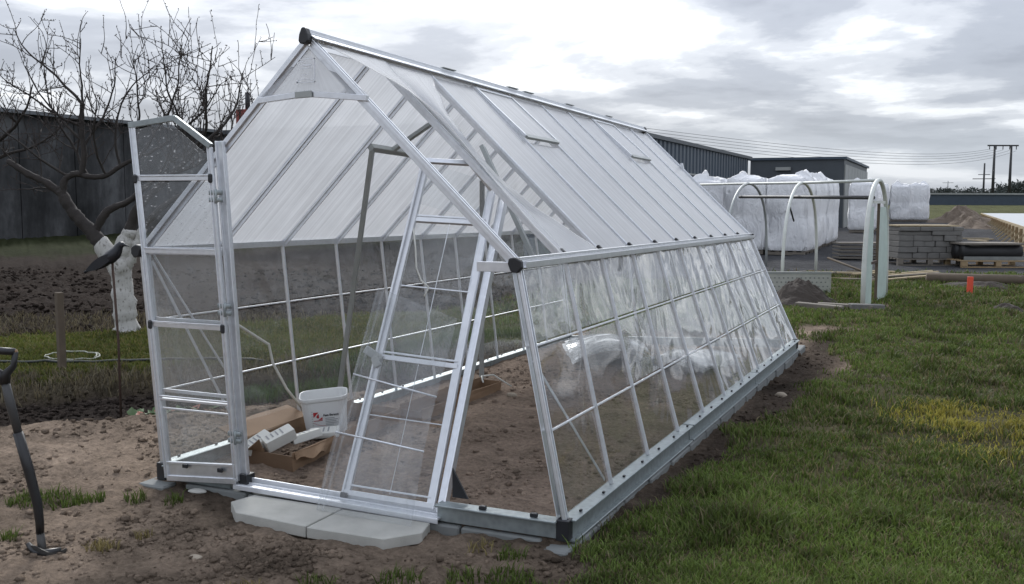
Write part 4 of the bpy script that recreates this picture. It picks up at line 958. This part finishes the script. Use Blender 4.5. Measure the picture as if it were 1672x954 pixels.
def bag(i, x_, y_, label, rz=0., sc_=1.):
    t_ = thing('wrapped_bag_stack', label, 'bag stack', 'white wrapped bag stacks in the yard', loc=(x_, y_, gh(x_, y_)), rz=rz); t_.scale = (sc_, sc_, sc_)
    b = bpy.data.objects.new('wrapped_bag', bm_[i % 3]); col.objects.link(b); b.parent = t_
    p = bpy.data.objects.new('pallet', pmesh); col.objects.link(p); p.parent = t_; p.location = (0, 0, .01)
lab = 'white plastic wrapped bag stack in the receding side row of the large block'
i_ = 0
for r_ in range(3):
    for c_ in range(4):
        if r_ > 0 and c_ < 3 and r_ < 2: pass
        if c_ < 3 and r_ > 0: continue
        bag(i_, -1.85-1.36*(3-c_)+.08*random.uniform(-1, 1), 29.6+1.4*r_+(3-c_)*.06, 'white plastic wrapped bag stack in the front row of the block behind the tunnel hoops' if r_ == 0 else lab, random.choice((0, 1.57, 3.14))+random.uniform(-.04, .04)); i_ += 1
for r_ in range(3, 7): bag(i_, -1.85+.06*random.uniform(-1, 1), 29.6+1.4*r_, lab, random.choice((0, 1.57, 3.14))); i_ += 1
for k, (x_, y_) in enumerate(((-1.15, 50.), (-.75, 53.))): bag(k, x_, y_, 'white plastic wrapped bag stack standing between the large block and the far pair', .1)
for k, (x_, y_) in enumerate(((-.35, 73.2), (.85, 73.4))): bag(k+1, x_, y_, 'far white plastic wrapped bag stack at the edge of the yard', .0, 1.05)

# ------------------------------------------------------------------ polytunnel frame
TN = thing('polytunnel_frame', 'bare hooped polytunnel frame with pale green end boards', 'tunnel frame', loc=(0, 0, 0))
hoops = [((1.86, 13.35), (2.10, 15.6)), ((.04, 16.1), (.24, 20.0)), ((-1.75, 18.9), (-1.5, 23.2))]
tops = []
for k, (a, b) in enumerate(hoops):
    za, zb_ = gh(*a), gh(*b); pts = []; hp = 2.16+.03*k
    for i in range(25):
        q_ = i/24; cx_ = -math.cos(q_*math.pi); xx = .5+.5*cx_; sh_ = abs(math.sin(q_*math.pi))**.62
        pts.append((a[0]+(b[0]-a[0])*xx, a[1]+(b[1]-a[1])*xx, za+(zb_-za)*xx+(hp-za)*sh_-.05))
    tops.append(pts[12]); MB().tube(pts, .035 if k else .042, 8).build('hoop', 'white_pipe' if k < 2 else 'grey_pipe', TN)
MB().tube([tops[0], tops[1], tops[2], (tops[2][0]-1.9, tops[2][1]+2.6, tops[2][2]+.03)], .03, 8).build('ridge_pipe', 'white_pipe', TN)
MB().tube([(1.93, 14.0, 1.80), (.12, 17.2, 1.83), (-1.65, 20., 1.85)], .035, 8).build('side_pipe', 'shovel_grey', TN)
MB().tube([(-.04, 17.2, 1.72), (.06, 17.4, 1.30)], .02, 6).build('hanging_strap', 'black', TN)
a, b = hoops[0]; hz0 = gh(*a)
for (q0, q1) in ((.0, .30), (.55, .97)):
    def bd(u, v, q0=q0, q1=q1):
        k = q0+(q1-q0)*u; zt = 2.10*abs(math.sin(math.acos(1-2*k)))**.62 if 0 < k < 1 else .05
        zt = max(.3, min(1.75, zt)); return np.array((a[0]+(b[0]-a[0])*k+.01, a[1]+(b[1]-a[1])*k, hz0+.02+zt*v+.0))
    MB().sheet(bd, 8, 6, .02).build('end_board', 'pale_green', TN)
MB().bar((1.93, 14.02, 1.72), (2.05, 15.1, 1.72), .04, .05).build('cross_bar', 'white_pipe', TN); MB().bar((1.92, 13.9, .62), (2.06, 15.3, .62), .04, .05).build('cross_bar', 'rust', TN)
MB().bar((1.99, 14.55, hz0), (1.99, 14.55, 1.7), .06, .05).build('door_post', 'wood_post', TN)
# boards and stones at its foot
for k, (x_, y_, l_, a_, lb) in enumerate(((1.6, 12.95, .9, .15, 'grey board lying before the pale green end boards'), (1.2, 12.7, .8, -.2, 'short dark board lying beside the soil heap'), (1.95, 13.0, .6, .5, 'small stone kerb piece at the foot of the tunnel end'))):
    o = MB().box(-l_/2, -.09, -.03, l_/2, .09, .07).build('board', 'wood_grey' if k < 2 else 'stone_block'); o.location = (x_, y_, gh(x_, y_)+.02); o.rotation_euler = (0, .03, a_); tag(bevel(o, .01), lb, 'board')
# perforated panel
o = thing('perforated_panel', 'upright grey perforated panel behind the soil heap', 'panel', loc=(.30, 15.2, gh(.3, 15.2)), rz=.42)
MB().box(-1.1, -.02, -.02, .85, .03, .42).build('panel', 'concrete', o); MB().box(-1.1, -.03, .42, .85, .04, .46).build('rim', 'pale_metal', o)
hm = MB()
for i in range(20):
    for j in range(4): x0 = -.95+i*.088+(j % 2)*.044; hm.box(x0, -.024, .07+j*.085, x0+.03, -.0195, .095+j*.085)
hm.build('holes', 'concrete_dark', o)['kind'] = 'stuff'
# mounds
def mound(name, label, c, rx, ry, h_, mat, seed, cat='soil heap'):
    n, k_ = 56, 22; v = []; f = []
    rr_ = np.random.default_rng(seed)
    for i in range(k_+1):
        q_ = i/k_
        for j in range(n):
            a = 2*math.pi*j/n; rd_ = 1+.22*math.sin(2*a+seed)+.14*math.sin(5*a+seed*2)
            x_ = c[0]+rx*q_*rd_*math.cos(a); y_ = c[1]+ry*q_*rd_*math.sin(a)
            nz = (fbm(np.array([x_*2.6/max(rx, 1)*1.5]), np.array([y_*2.6/max(rx, 1)*1.5]), seed, 4, .62)[0]-.5)
            v.append((x_, y_, base_h(np.array([x_]), np.array([y_]))[0]+h_*(math.cos(q_*math.pi)*.5+.5)*(1+.3*nz)+nz*h_*.55*(1-q_**3)-.06*q_-.02))
    for i in range(k_):
        for j in range(n): a = i*n+j; b = i*n+(j+1) % n; f.append((a, a+n, b+n, b))
    m = MB(); m.v = [Vector(p) for p in v]; m.f = f; m.smooth = False
    return tag(m.build(name, mat), label, cat)
mound('soil_heap', 'low dark soil heap in front of the perforated panel', (.75, 13.45), 1.1, .75, .42, 'dark_soil', 5)
mound('rubble_heap', 'large brown earth and rubble heap at the far edge of the yard', (3.9, 72), 2.2, 2.2, 1.1, 'rubble', 8)
mound('rubble_heap', 'low pale rubble heap beside the concrete floor', (4.2, 61), 1.5, 2.5, .8, 'rubble', 3)
mound('soil_heap', 'small dark molehill in the lawn near the orange marker', (4.15, 13.9), .38, .4, .16, 'dark_soil', 2)
mound('soil_heap', 'dark turned soil patch in the lawn behind the orange marker', (3.8, 18.6), 1.6, .5, .14, 'dark_soil', 12)
# pallets with goods
def pallet(c, w_, d_, rz, label, mat='wood_pallet'):
    t_ = thing('pallet', label, 'pallet', 'goods pallets on the gravel', loc=(c[0], c[1], gh(*c)+.0), rz=rz)
    for x_ in (-w_/2+.08, 0, w_/2-.08): 
        for y_ in (-d_/2+.07, d_/2-.07): bevel(MB().box(x_-.075, y_-.07, .035, x_+.075, y_+.07, .165).build('block', mat, t_), .006)
    for y_ in (-d_/2+.07, d_/2-.07): bevel(MB().box(-w_/2, y_-.06, .0, w_/2, y_+.06, .033).build('runner', mat, t_), .004)
    for k in range(6): y0 = -d_/2+k*(d_-.14)/5; bevel(MB().box(-w_/2, y0, .168, w_/2, y0+.14, .20).build('deck_board', mat, t_), .004)
    return t_
pallet((2.45, 25.95), 1.85, 1.3, .42, 'grey pallet carrying the stacked stone blocks', 'wood_grey'); pallet((4.2, 25.6), 2.0, 1.2, .42, 'pale wooden pallet carrying the black roll')
gz0 = gh(2.45, 25.95); rz = .42; cr2, sr2 = math.cos(rz), math.sin(rz)
for row in range(6):
    x0 = -.90; 
    while x0 < .78:
        w_ = random.choice((.32, .36, .42, .55)) if row < 4 else random.choice((.6, .85, .95)); w_ = min(w_, .95-x0)
        if w_ < .12: break
        hgt = .165 if row < 4 else .12; z0 = .205+row*.165 if row < 4 else .205+4*.165+(row-4)*.12
        sh_ = random.uniform(-.03, .03)
        o = MB().box(0, -.55, 0, w_-.012, .45, hgt-.006).build('stone_block', 'stone_block'); bevel(o, .012)
        lx, ly = x0, sh_-.02; o.location = (2.45+lx*cr2-ly*sr2, 25.95+lx*sr2+ly*cr2, gz0+z0); o.rotation_euler = (0, 0, rz+random.uniform(-.02, .02))
        tag(o, 'grey rough stone block in the '+('bottom', 'second', 'third', 'fourth', 'fifth', 'top')[row]+' course on the grey pallet', 'stone block', 'stone blocks on the grey pallet'); x0 += w_
o = thing('flat_board', 'thin pale board on top of the stone stack', 'board', loc=(2.45, 25.95, gz0+.205+.66+.25), rz=rz); MB().box(-.92, -.55, 0, .82, .4, .035).build('board', 'wood_pale', o)
RL = thing('membrane_roll', 'black rolled membrane under a board on the pale pallet', 'roll', loc=(4.15, 25.6, gh(4.2, 25.6)+.205), rz=rz)
for y_ in (-.25, .2): MB().tube([(-.82, y_, .21), (.78, y_, .21)], .205, 16).build('roll', 'rubber_roll', RL)
MB().box(-.85, -.5, .42, .8, .45, .47).build('cover_board', 'wood_grey', RL); MB().box(-.85, -.48, .0, .8, -.46, .10).build('edge_sheet', 'concrete_dark', RL)
# stack of loose slats on the gravel and broken boards
for k in range(5):
    o = MB().box(-1.0, -.35, 0, 1.0, .35, .05).build('slat_panel', 'wood_grey'); o.location = (.9, 27.2, gh(.9, 27.2)+.05+k*.11); o.rotation_euler = (0, 0, .42+random.uniform(-.03, .03)); tag(bevel(o, .006), 'flat grey wooden panel in the low stack beside the stone pallet', 'wood panel', 'wood panels in the low stack')
for k in range(26):
    x_ = random.uniform(-1.2, 2.4); y_ = 19.6+random.uniform(-1., 1.)+.42*(x_-.5); l_ = random.uniform(.5, 1.6)
    o = MB().box(-l_/2, -.035, 0, l_/2, .035, .03).build('scrap_board', random.choice(('wood_pale', 'wood_grey', 'wood_pale'))); o.location = (x_, y_, gh(x_, y_)+.03+.015*(k % 6)); o.rotation_euler = (random.uniform(-.1, .1), random.uniform(-.12, .12), .42+random.gauss(0, .35)); tag(o, 'thin scrap board in the scatter behind the tunnel', 'scrap board', 'scrap boards behind the tunnel')
o = MB().tube([(.6, 19.2, .42), (2.0, 17.6, .05)], .025, 6).build('dark_pole', 'wood_post'); tag(o, 'dark thin pole leaning over the scrap boards', 'pole')
o = MB().tube([(2.75, 19.3, gh(2.7, 19.3)+.10), (4.9, 19.6, gh(4.9, 19.6)+.10)], [.13, .12], 10).build('log', 'wood_post'); tag(o, 'dark log lying in the lawn behind the orange marker', 'log')
o = MB().box(-.055, -.02, -.1, .055, .02, .36).build('marker_stake', 'orange_paint'); o.location = (3.61, 16.72, gh(3.61, 16.72)); o.rotation_euler = (0, .02, .42); tag(bevel(o, .006), 'bright orange marker stake in the lawn', 'stake')
bevel(MB().box(.030, -.024, -.1, .056, .03, .355).build('side_flange', 'orange_paint', o), .004)
# concrete floor with timber formwork
SF = thing('concrete_floor', 'pale concrete floor slab inside timber formwork', 'floor slab', loc=(5.8, 29., 0), rz=0)
MB().box(0, 0, -.3, 14, 76, .80).build('slab', 'slab_floor', SF)
for k in range(26):
    MB().box(-.05, k*2.92, -.2, -.004, k*2.92+2.88, .83).build('form_board', random.choice(('wood_pale', 'wood_pale', 'wood_pallet')), SF); MB().box(-.16, k*2.92+.7, -.3, -.054, k*2.92+.82, .74).build('form_stake', 'wood_pallet', SF); MB().bar((-.75, k*2.92+.76, .0), (-.11, k*2.92+.76, .62), .07, .04, (0, 1, 0)).build('form_strut', 'wood_pale', SF)
for k in range(7):
    x_ = random.uniform(3.4, 5.0); y_ = random.uniform(34, 44); o = MB().box(-.9, -.05, 0, .9, .05, .04).build('scrap_board', 'wood_pale'); o.location = (x_, y_, gh(x_, y_)+.03); o.rotation_euler = (0, 0, random.uniform(0, 3)); tag(o, 'pale plank lying beside the concrete floor formwork', 'scrap board', 'planks beside the formwork')
# far low building, tree line, pylons, wires
FB = thing('far_shed', 'very long low dark shed with a pale roof edge on the horizon', 'building', loc=(0, 0, 0))
fp = lambda px_, t_: (CX+math.cos(YAW)*((px_-836)/1600*t_)+math.sin(YAW)*t_, CY-math.sin(YAW)*((px_-836)/1600*t_)+math.cos(YAW)*t_)
a = fp(1440, 190); b = fp(1900, 190); zg_ = 1.4
MB().bar((*a, zg_+.6), (*b, zg_+.6), 8, 3.0).build('wall', 'dark_blue_metal', FB); MB().bar((*a, zg_+2.25), (*b, zg_+2.25), 8.6, .3).build('roof', 'pale_metal', FB)
def leafy(name, label, c, w_, h_, seed, n=900):
    rg = np.random.default_rng(seed); v = []; f = []
    t_ = thing(name, label, 'tree', 'trees on the horizon', loc=(c[0], c[1], c[2]))
    u = rg.normal(size=(n, 3)); u /= np.linalg.norm(u, axis=1)[:, None]; r_ = rg.uniform(.45, 1, n)**.6
    p = u*r_[:, None]*np.array([w_/2, w_/2, h_*.42])*(1+.25*np.sin(3*u[:, :1]*4+seed))+np.array([0, 0, h_*.55]); s_ = h_*.06
    q_ = rg.normal(size=(n, 3, 3))*s_; vv = (p[:, None, :]+q_).reshape(-1, 3)
    o = fast_mesh('crown', vv, np.arange(n*3).reshape(-1, 3), None, 'far_foliage'); o.parent = t_
    MB().tube([(0, 0, -.5), (0, 0, h_*.5)], [h_*.03, h_*.015], 6).build('trunk', 'bark', t_)
for k in range(24):
    px_ = 1490+k*9.5+random.uniform(-3, 3); big = px_ > 1625; t_ = 300+random.uniform(-20, 30); c = fp(px_, t_)
    leafy('horizon_tree', 'rounded dark tree standing up on the horizon behind the wires' if big else 'small bluish tree in the low line on the horizon', (*c, 2.7), random.uniform(5, 9)*(1.3 if big else 1), random.uniform(3.0, 4.2)*(1.45 if big else 1), k, 500)
for k in range(26):
    px_ = 1690+k*24; c = fp(px_, 300+random.uniform(-20, 20)); leafy('horizon_tree', 'small bluish tree in the low line on the horizon', (*c, 2.7), 9, 5, 100+k, 150) if k < 4 else None
def wpt(px_, py_, t_): x_, y_ = fp(px_, t_); return None
c0_ = fp(1616, 250); c1_ = fp(1643, 250)
PY = thing('power_pylon', 'twin legged power pylon with a crossbar', 'pylon', loc=(c0_[0], c0_[1], 1.9)); dd = Vector((c1_[0]-c0_[0], c1_[1]-c0_[1], 0))
for k in (0, 1): 
    b_ = dd*k; MB().tube([b_, b_+Vector((0, 0, 14.6))], [.42, .26], 7).build('leg', 'wire', PY)
MB().bar(dd*-.42+Vector((0, 0, 14.6)), dd*1.42+Vector((0, 0, 14.6)), .35, .35).build('crossbar', 'wire', PY)
for k in (-.3, .1, .5, .9, 1.3): MB().bar(dd*k+Vector((0, 0, 13.6)), dd*k+Vector((0, 0, 14.5)), .2, .2).build('insulator', 'wire', PY)
c2_ = fp(1601, 400); P2 = thing('power_pole', 'single far power pole with short crossarms', 'pole', loc=(c2_[0], c2_[1], 2.5)); MB().tube([(0, 0, 0), (0, 0, 15.8)], [.5, .35], 6).build('mast', 'wire', P2); MB().bar((-4.2, 0, 9.5), (4.2, 0, 9.5), .3, .3).build('crossarm', 'wire', P2)
MB().bar((-2.2, 0, 11.2), (2.2, 0, 11.2), .25, .25).build('crossarm', 'wire', P2)
c3_ = fp(1543, 430); P3 = thing('power_pole', 'tiny distant power pole above the tree line', 'pole', loc=(c3_[0], c3_[1], 2.8)); MB().tube([(0, 0, 0), (0, 0, 9)], [.25, .2], 6).build('mast', 'pale_metal', P3); MB().bar((-2.2, 0, 8.2), (2.2, 0, 8.2), .2, .2).build('crossarm', 'pale_metal', P3)
wp = fp(1000, 60); PW = thing('wire_pole', 'wooden wire pole hidden behind the greenhouse roof', 'pole', loc=(wp[0], wp[1], .2)); MB().tube([(0, 0, 0), (0, 0, 6.0)], [.14, .11], 8).build('mast', 'wood_post', PW)
MB().bar((-.2, 0, 5.9), (1.7, .7, 5.9), .09, .09).build('crossarm', 'wood_post', PW)
for k in range(5):
    s_ = Vector((wp[0]+.0+.3*k, wp[1]+.15*k, 6.45-.22*k)); e_ = Vector((c0_[0], c0_[1], 15.6-.1*k))+dd*(-.3+.4*k)
    pts = [s_+(e_-s_)*q_+Vector((0, 0, -(1.5+.22*k)*4*q_*(1-q_))) for q_ in np.linspace(0, 1, 40)]
    tag(MB().tube(pts, [.012+.022*q_ for q_ in np.linspace(0, 1, 40)], 4).build('power_line', 'wire'), 'thin sagging power line running to the twin legged pylon', 'power line', 'power lines to the pylon')

# ------------------------------------------------------------------ grass, weeds, clods
def blades(name, x, y, h, wd_, colr, lean=.55):
    n = len(x); z = ground_h(x, y)-.006; a = rng.uniform(0, 2*math.pi, n); b = rng.uniform(0, 2*math.pi, n)
    ln = rng.uniform(.1, 1., n)*lean*h; dx, dy = np.cos(a), np.sin(a); wx, wy = np.cos(b)*wd_/2, np.sin(b)*wd_/2
    v = np.zeros((n, 5, 3))
    v[:, 0] = np.column_stack([x-wx, y-wy, z]); v[:, 1] = np.column_stack([x+wx, y+wy, z])
    mx, my, mz = x+dx*ln*.35, y+dy*ln*.35, z+h*.6
    v[:, 2] = np.column_stack([mx-wx*.75, my-wy*.75, mz]); v[:, 3] = np.column_stack([mx+wx*.75, my+wy*.75, mz])
    v[:, 4] = np.column_stack([x+dx*ln, y+dy*ln, z+h*(1-.25*rng.uniform(0, 1, n))])
    i = np.arange(n)[:, None]*5; tr = np.concatenate([i+np.array([0, 1, 3]), i+np.array([0, 3, 2]), i+np.array([2, 3, 4])])
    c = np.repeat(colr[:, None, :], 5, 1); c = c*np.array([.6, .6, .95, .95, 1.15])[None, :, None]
    return fast_mesh(name, v.reshape(-1, 3), tr, c.reshape(-1, 3), 'blade_mat')
def sample(n, t0, t1, px0, px1, key, pw=1.):
    t_ = t0*(t1/t0)**rng.uniform(0, 1, n); px_ = rng.uniform(px0, px1, n); l_ = (px_-836)/1600*t_
    x = CX+math.cos(YAW)*l_+math.sin(YAW)*t_; y = CY-math.sin(YAW)*l_+math.cos(YAW)*t_
    Z = zones(x, y); k = rng.uniform(0, 1, n) < Z[key]**pw; return x[k], y[k], t_[k], {a: b[k] for a, b in Z.items()}
x, y, t_, Z = sample(340000, 4.0, 27, 700, 1950, 'grass', .8)
cl_ = fbm(x*2.2, y*2.2, 90, 3); big = fbm(x*.55, y*.55, 95, 3)
keep = rng.uniform(0, 1, len(x)) < sstep(.22, .52, cl_*.6+big*.45)*.75+.25; x, y, t_, cl_, big = x[keep], y[keep], t_[keep], cl_[keep], big[keep]
n = len(x); h = (.028+.06*np.clip(cl_*1.5-.35, 0, 1.2))*rng.uniform(.6, 1.35, n)*(1+.02*t_)
green = np.array([.105, .148, .034])*(1+.9*(big[:, None]-.5)); yel = np.array([.27, .24, .05]); dry = np.array([.24, .20, .11])
c = green*rng.uniform(.65, 1.4, (n, 1))*np.array([1, 1, 1])
mix = rng.uniform(0, 1, n); c = np.where((mix < .19+.34*np.clip(.55-big, 0, 1))[:, None], dry*rng.uniform(.5, 1.1, (n, 1)), c)
pat = np.exp(-(((x-3.55)/.70)**2+((y-4.1)/.6)**2)**2)*.9; pat = np.maximum(pat, .6*np.exp(-(((x-3.7)/.5)**2+((y-3.3)/.5)**2)))
c = np.where((rng.uniform(0, 1, n) < pat)[:, None], yel*rng.uniform(.8, 1.6, (n, 1)), c)
weed = sstep(.62, .72, fbm(x*3.3, y*3.3, 120, 3)); h = h*(1+.9*weed*rng.uniform(0, 1, n)); c = c*(1-.35*weed[:, None]); thin = sstep(.60, .70, fbm(x*1.9+5, y*1.9, 130, 4)); keep = rng.uniform(0, 1, n) > thin*.75
x, y, t_, h, c, n = x[keep], y[keep], t_[keep], h[keep], c[keep], int(keep.sum())
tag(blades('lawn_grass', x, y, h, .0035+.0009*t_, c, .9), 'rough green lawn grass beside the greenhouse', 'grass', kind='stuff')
x, y, t_, Z = sample(120000, 8.5, 18, -60, 760, 'strip', 1.)
n = len(x); g_ = fbm(x*1.2, y*1.2, 99, 3); c = np.where((rng.uniform(0, 1, n) < .25)[:, None], np.array([.16, .14, .05]), np.array([.085, .10, .022])*(.7+.7*g_[:, None])*rng.uniform(.7, 1.3, (n, 1)))
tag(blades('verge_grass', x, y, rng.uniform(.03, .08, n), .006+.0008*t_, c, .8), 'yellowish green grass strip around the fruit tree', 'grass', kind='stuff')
x, y, t_, Z = sample(26000, 8., 16, -60, 860, 'stub', 1.); k = Z['strip'] < .4; x, y, t_ = x[k], y[k], t_[k]; n = len(x)
tag(blades('dry_stalks', x, y, rng.uniform(.05, .16, n), .006+.0006*t_, np.array([.13, .11, .07])*rng.uniform(.4, 1.4, (n, 1)), .9), 'dry stalks and stubble left of the greenhouse', 'stubble', kind='stuff')
# bright grass clump row seen through the left panes
xs, ys, hs, cs = [], [], [], []
def clump(cx_, cy_, r_, n_, hh, colr):
    a = rng.uniform(0, 2*math.pi, n_); q_ = r_*np.sqrt(rng.uniform(0, 1, n_)); xs.append(cx_+q_*np.cos(a)); ys.append(cy_+q_*np.sin(a)); hs.append(hh*rng.uniform(.5, 1.3, n_)); cs.append(np.array(colr)*rng.uniform(.6, 1.4, (n_, 1)))
for (cx_, cy_, r_, n_) in ((-1.68, -.62, .13, 200), (-1.52, -.55, .10, 120), (-1.85, -.72, .12, 150), (-1.95, -1.02, .14, 200), (-1.05, -.33, .06, 50), (-1.28, -.42, .07, 60), (-1.40, -1.22, .06, 60), (1.24, -.36, .08, 80), (1.35, -.62, .12, 160), (1.15, -.75, .10, 100), (1.62, .3, .07, 60), (1.75, .8, .06, 60), (1.5, -.8, .15, 240), (.9, -.9, .12, 120), (.55, -1.1, .10, 80)): clump(cx_, cy_, r_, n_, .07, (.085, .12, .025))
for (cx_, cy_, r_, n_) in ((-.80, -1.12, .08, 110), (-.72, -.92, .05, 40), (1.05, -.33, .08, 60), (.3, -1.3, .1, 60)): clump(cx_, cy_, r_, n_, .06, (.22, .18, .08))
for k in range(46): 
    u = k/46; clump(-2.35-.75*rng.uniform(0, 1)+.25*u, 2.6+5.*u, .22, 110, .14, (.055, .095, .022))
X, Y, Hh, Cc = np.concatenate(xs), np.concatenate(ys), np.concatenate(hs), np.concatenate(cs)
tag(blades('grass_tufts', X, Y, Hh, np.full(len(X), .007), Cc, .8), 'scattered grass tufts in the bare soil', 'grass', kind='stuff')
# clods
ico = []
ph = (1+5**.5)/2
iv = np.array([(-1, ph, 0), (1, ph, 0), (-1, -ph, 0), (1, -ph, 0), (0, -1, ph), (0, 1, ph), (0, -1, -ph), (0, 1, -ph), (ph, 0, -1), (ph, 0, 1), (-ph, 0, -1), (-ph, 0, 1)])/1.9
it = np.array([(0, 11, 5), (0, 5, 1), (0, 1, 7), (0, 7, 10), (0, 10, 11), (1, 5, 9), (5, 11, 4), (11, 10, 2), (10, 7, 6), (7, 1, 8), (3, 9, 4), (3, 4, 2), (3, 2, 6), (3, 6, 8), (3, 8, 9), (4, 9, 5), (2, 4, 11), (6, 2, 10), (8, 6, 7), (9, 8, 1)])
n = 60000; t_ = 4.2*(26/4.2)**rng.uniform(0, 1, n); px_ = rng.uniform(-150, 1500, n); l_ = (px_-836)/1600*t_
x = CX+math.cos(YAW)*l_+math.sin(YAW)*t_; y = CY-math.sin(YAW)*l_+math.cos(YAW)*t_; Z = zones(x, y)
soil = np.clip(1-Z['grass']*1.0-Z['gravel']-Z['strip'], 0, 1); den = sstep(.42, .62, fbm(x*1.6, y*1.6, 33, 4))*.9+.10
k = (rng.uniform(0, 1, n) < soil*den) & ~((x > -.75) & (x < .75) & (y > -.55) & (y < .1)) & ~((np.abs(np.abs(x)-1.45) < .14) & (y > -.2) & (y < 7.5)) & ~((x > -1.4) & (x < 1.5) & (y > -.14) & (y < .06))
x, y = x[k], y[k]; Z = {a: b[k] for a, b in Z.items()}; n = len(x); s_ = .005+.021*rng.uniform(0, 1, n)**4+.02*Z['bed']*rng.uniform(0, 1, n)+.05*Z['field']*rng.uniform(0, 1, n)**2
v = iv[None]*(1+.35*rng.normal(size=(n, 12, 1)))*s_[:, None, None]*np.array([1, 1, .7]); a = rng.uniform(0, 6.28, n); ca, sa = np.cos(a)[:, None], np.sin(a)[:, None]
v = np.stack([v[..., 0]*ca-v[..., 1]*sa, v[..., 0]*sa+v[..., 1]*ca, v[..., 2]], -1)+np.column_stack([x, y, ground_h(x, y, Z)+s_*.15])[:, None, :]
cc = np.repeat((ground_col(x, y, Z)*rng.uniform(.7, 1.45, (n, 1)))[:, None], 12, 1)
tag(fast_mesh('soil_clods', v.reshape(-1, 3), (it[None]+12*np.arange(n)[:, None, None]).reshape(-1, 3), cc.reshape(-1, 3), 'clod_mat'), 'loose clods and crumbs on the bare soil', 'soil', kind='stuff')
# a few stones that stand out
def stone(c, s_, label, mat='stone_pale', seed=1):
    rg = np.random.default_rng(seed); m = MB(); m.v = [Vector(p) for p in iv*(1+.18*rg.normal(size=(12, 1)))*np.array(s_)]; m.f = [tuple(int(q_) for q_ in f_) for f_ in it]
    o = m.build('stone', mat); o.location = (c[0], c[1], gh(*c)+s_[2]*.3); sb = o.modifiers.new('sub', 'SUBSURF'); sb.levels = sb.render_levels = 1; return tag(o, label, 'stone')
stone((-.26, -1.01), (.05, .03, .02), 'small pale flat stone on the bare front soil', seed=4); stone((-1.06, -.12), (.09, .06, .018), 'flat pale stone shard beside the open door leaf', 'concrete', 5)
stone((1.80, 4.75), (.09, .05, .05), 'pale orange stone on the dark soil beside the base rail', 'stone_pale', 6); stone((-.42, 3.35), (.07, .05, .04), 'pale stone beside the end of the narrow box', 'stone_pale', 7)
# leafy plants at the foot of the rod
def plant(c, n_, r_, label, mat, mat2=None):
    t_ = thing('leafy_plant', label, 'plant', loc=(c[0], c[1], gh(*c)))
    for part_, mt, q_ in (('leaves', mat, n_),)+((('red_leaves', mat2, n_//4),) if mat2 else ()):
        m = MB()
        for i in range(q_):
            a = random.uniform(0, 6.28); l_ = random.uniform(.08, .2); rr1 = random.uniform(0, r_); b = Vector((rr1*math.cos(a*1.7), rr1*math.sin(a*1.7), .0)); d = Vector((math.cos(a), math.sin(a), random.uniform(.3, 1.1))).normalized(); s_ = d.cross(Vector((0, 0, 1))).normalized()*l_*.22; up = Vector((0, 0, 1))
            i0 = len(m.v); m.v += [b, b+d*l_*.5+s_, b+d*l_*.5-s_, b+d*l_*.95-up*l_*.15, b+d*l_*.5-up*l_*.06]; m.f += [(i0, i0+1, i0+4), (i0, i0+4, i0+2), (i0+1, i0+3, i0+4), (i0+4, i0+3, i0+2)]
        m.build(part_, mt, t_)
plant((-3.20, 1.72), 60, .22, 'low green leafy plant at the foot of the crow rod', 'weed_leaf', 'red_leaf'); plant((-3.05, 2.0), 50, .22, 'green leafy plant between the crow rod and the greenhouse', 'weed_leaf', 'red_leaf')
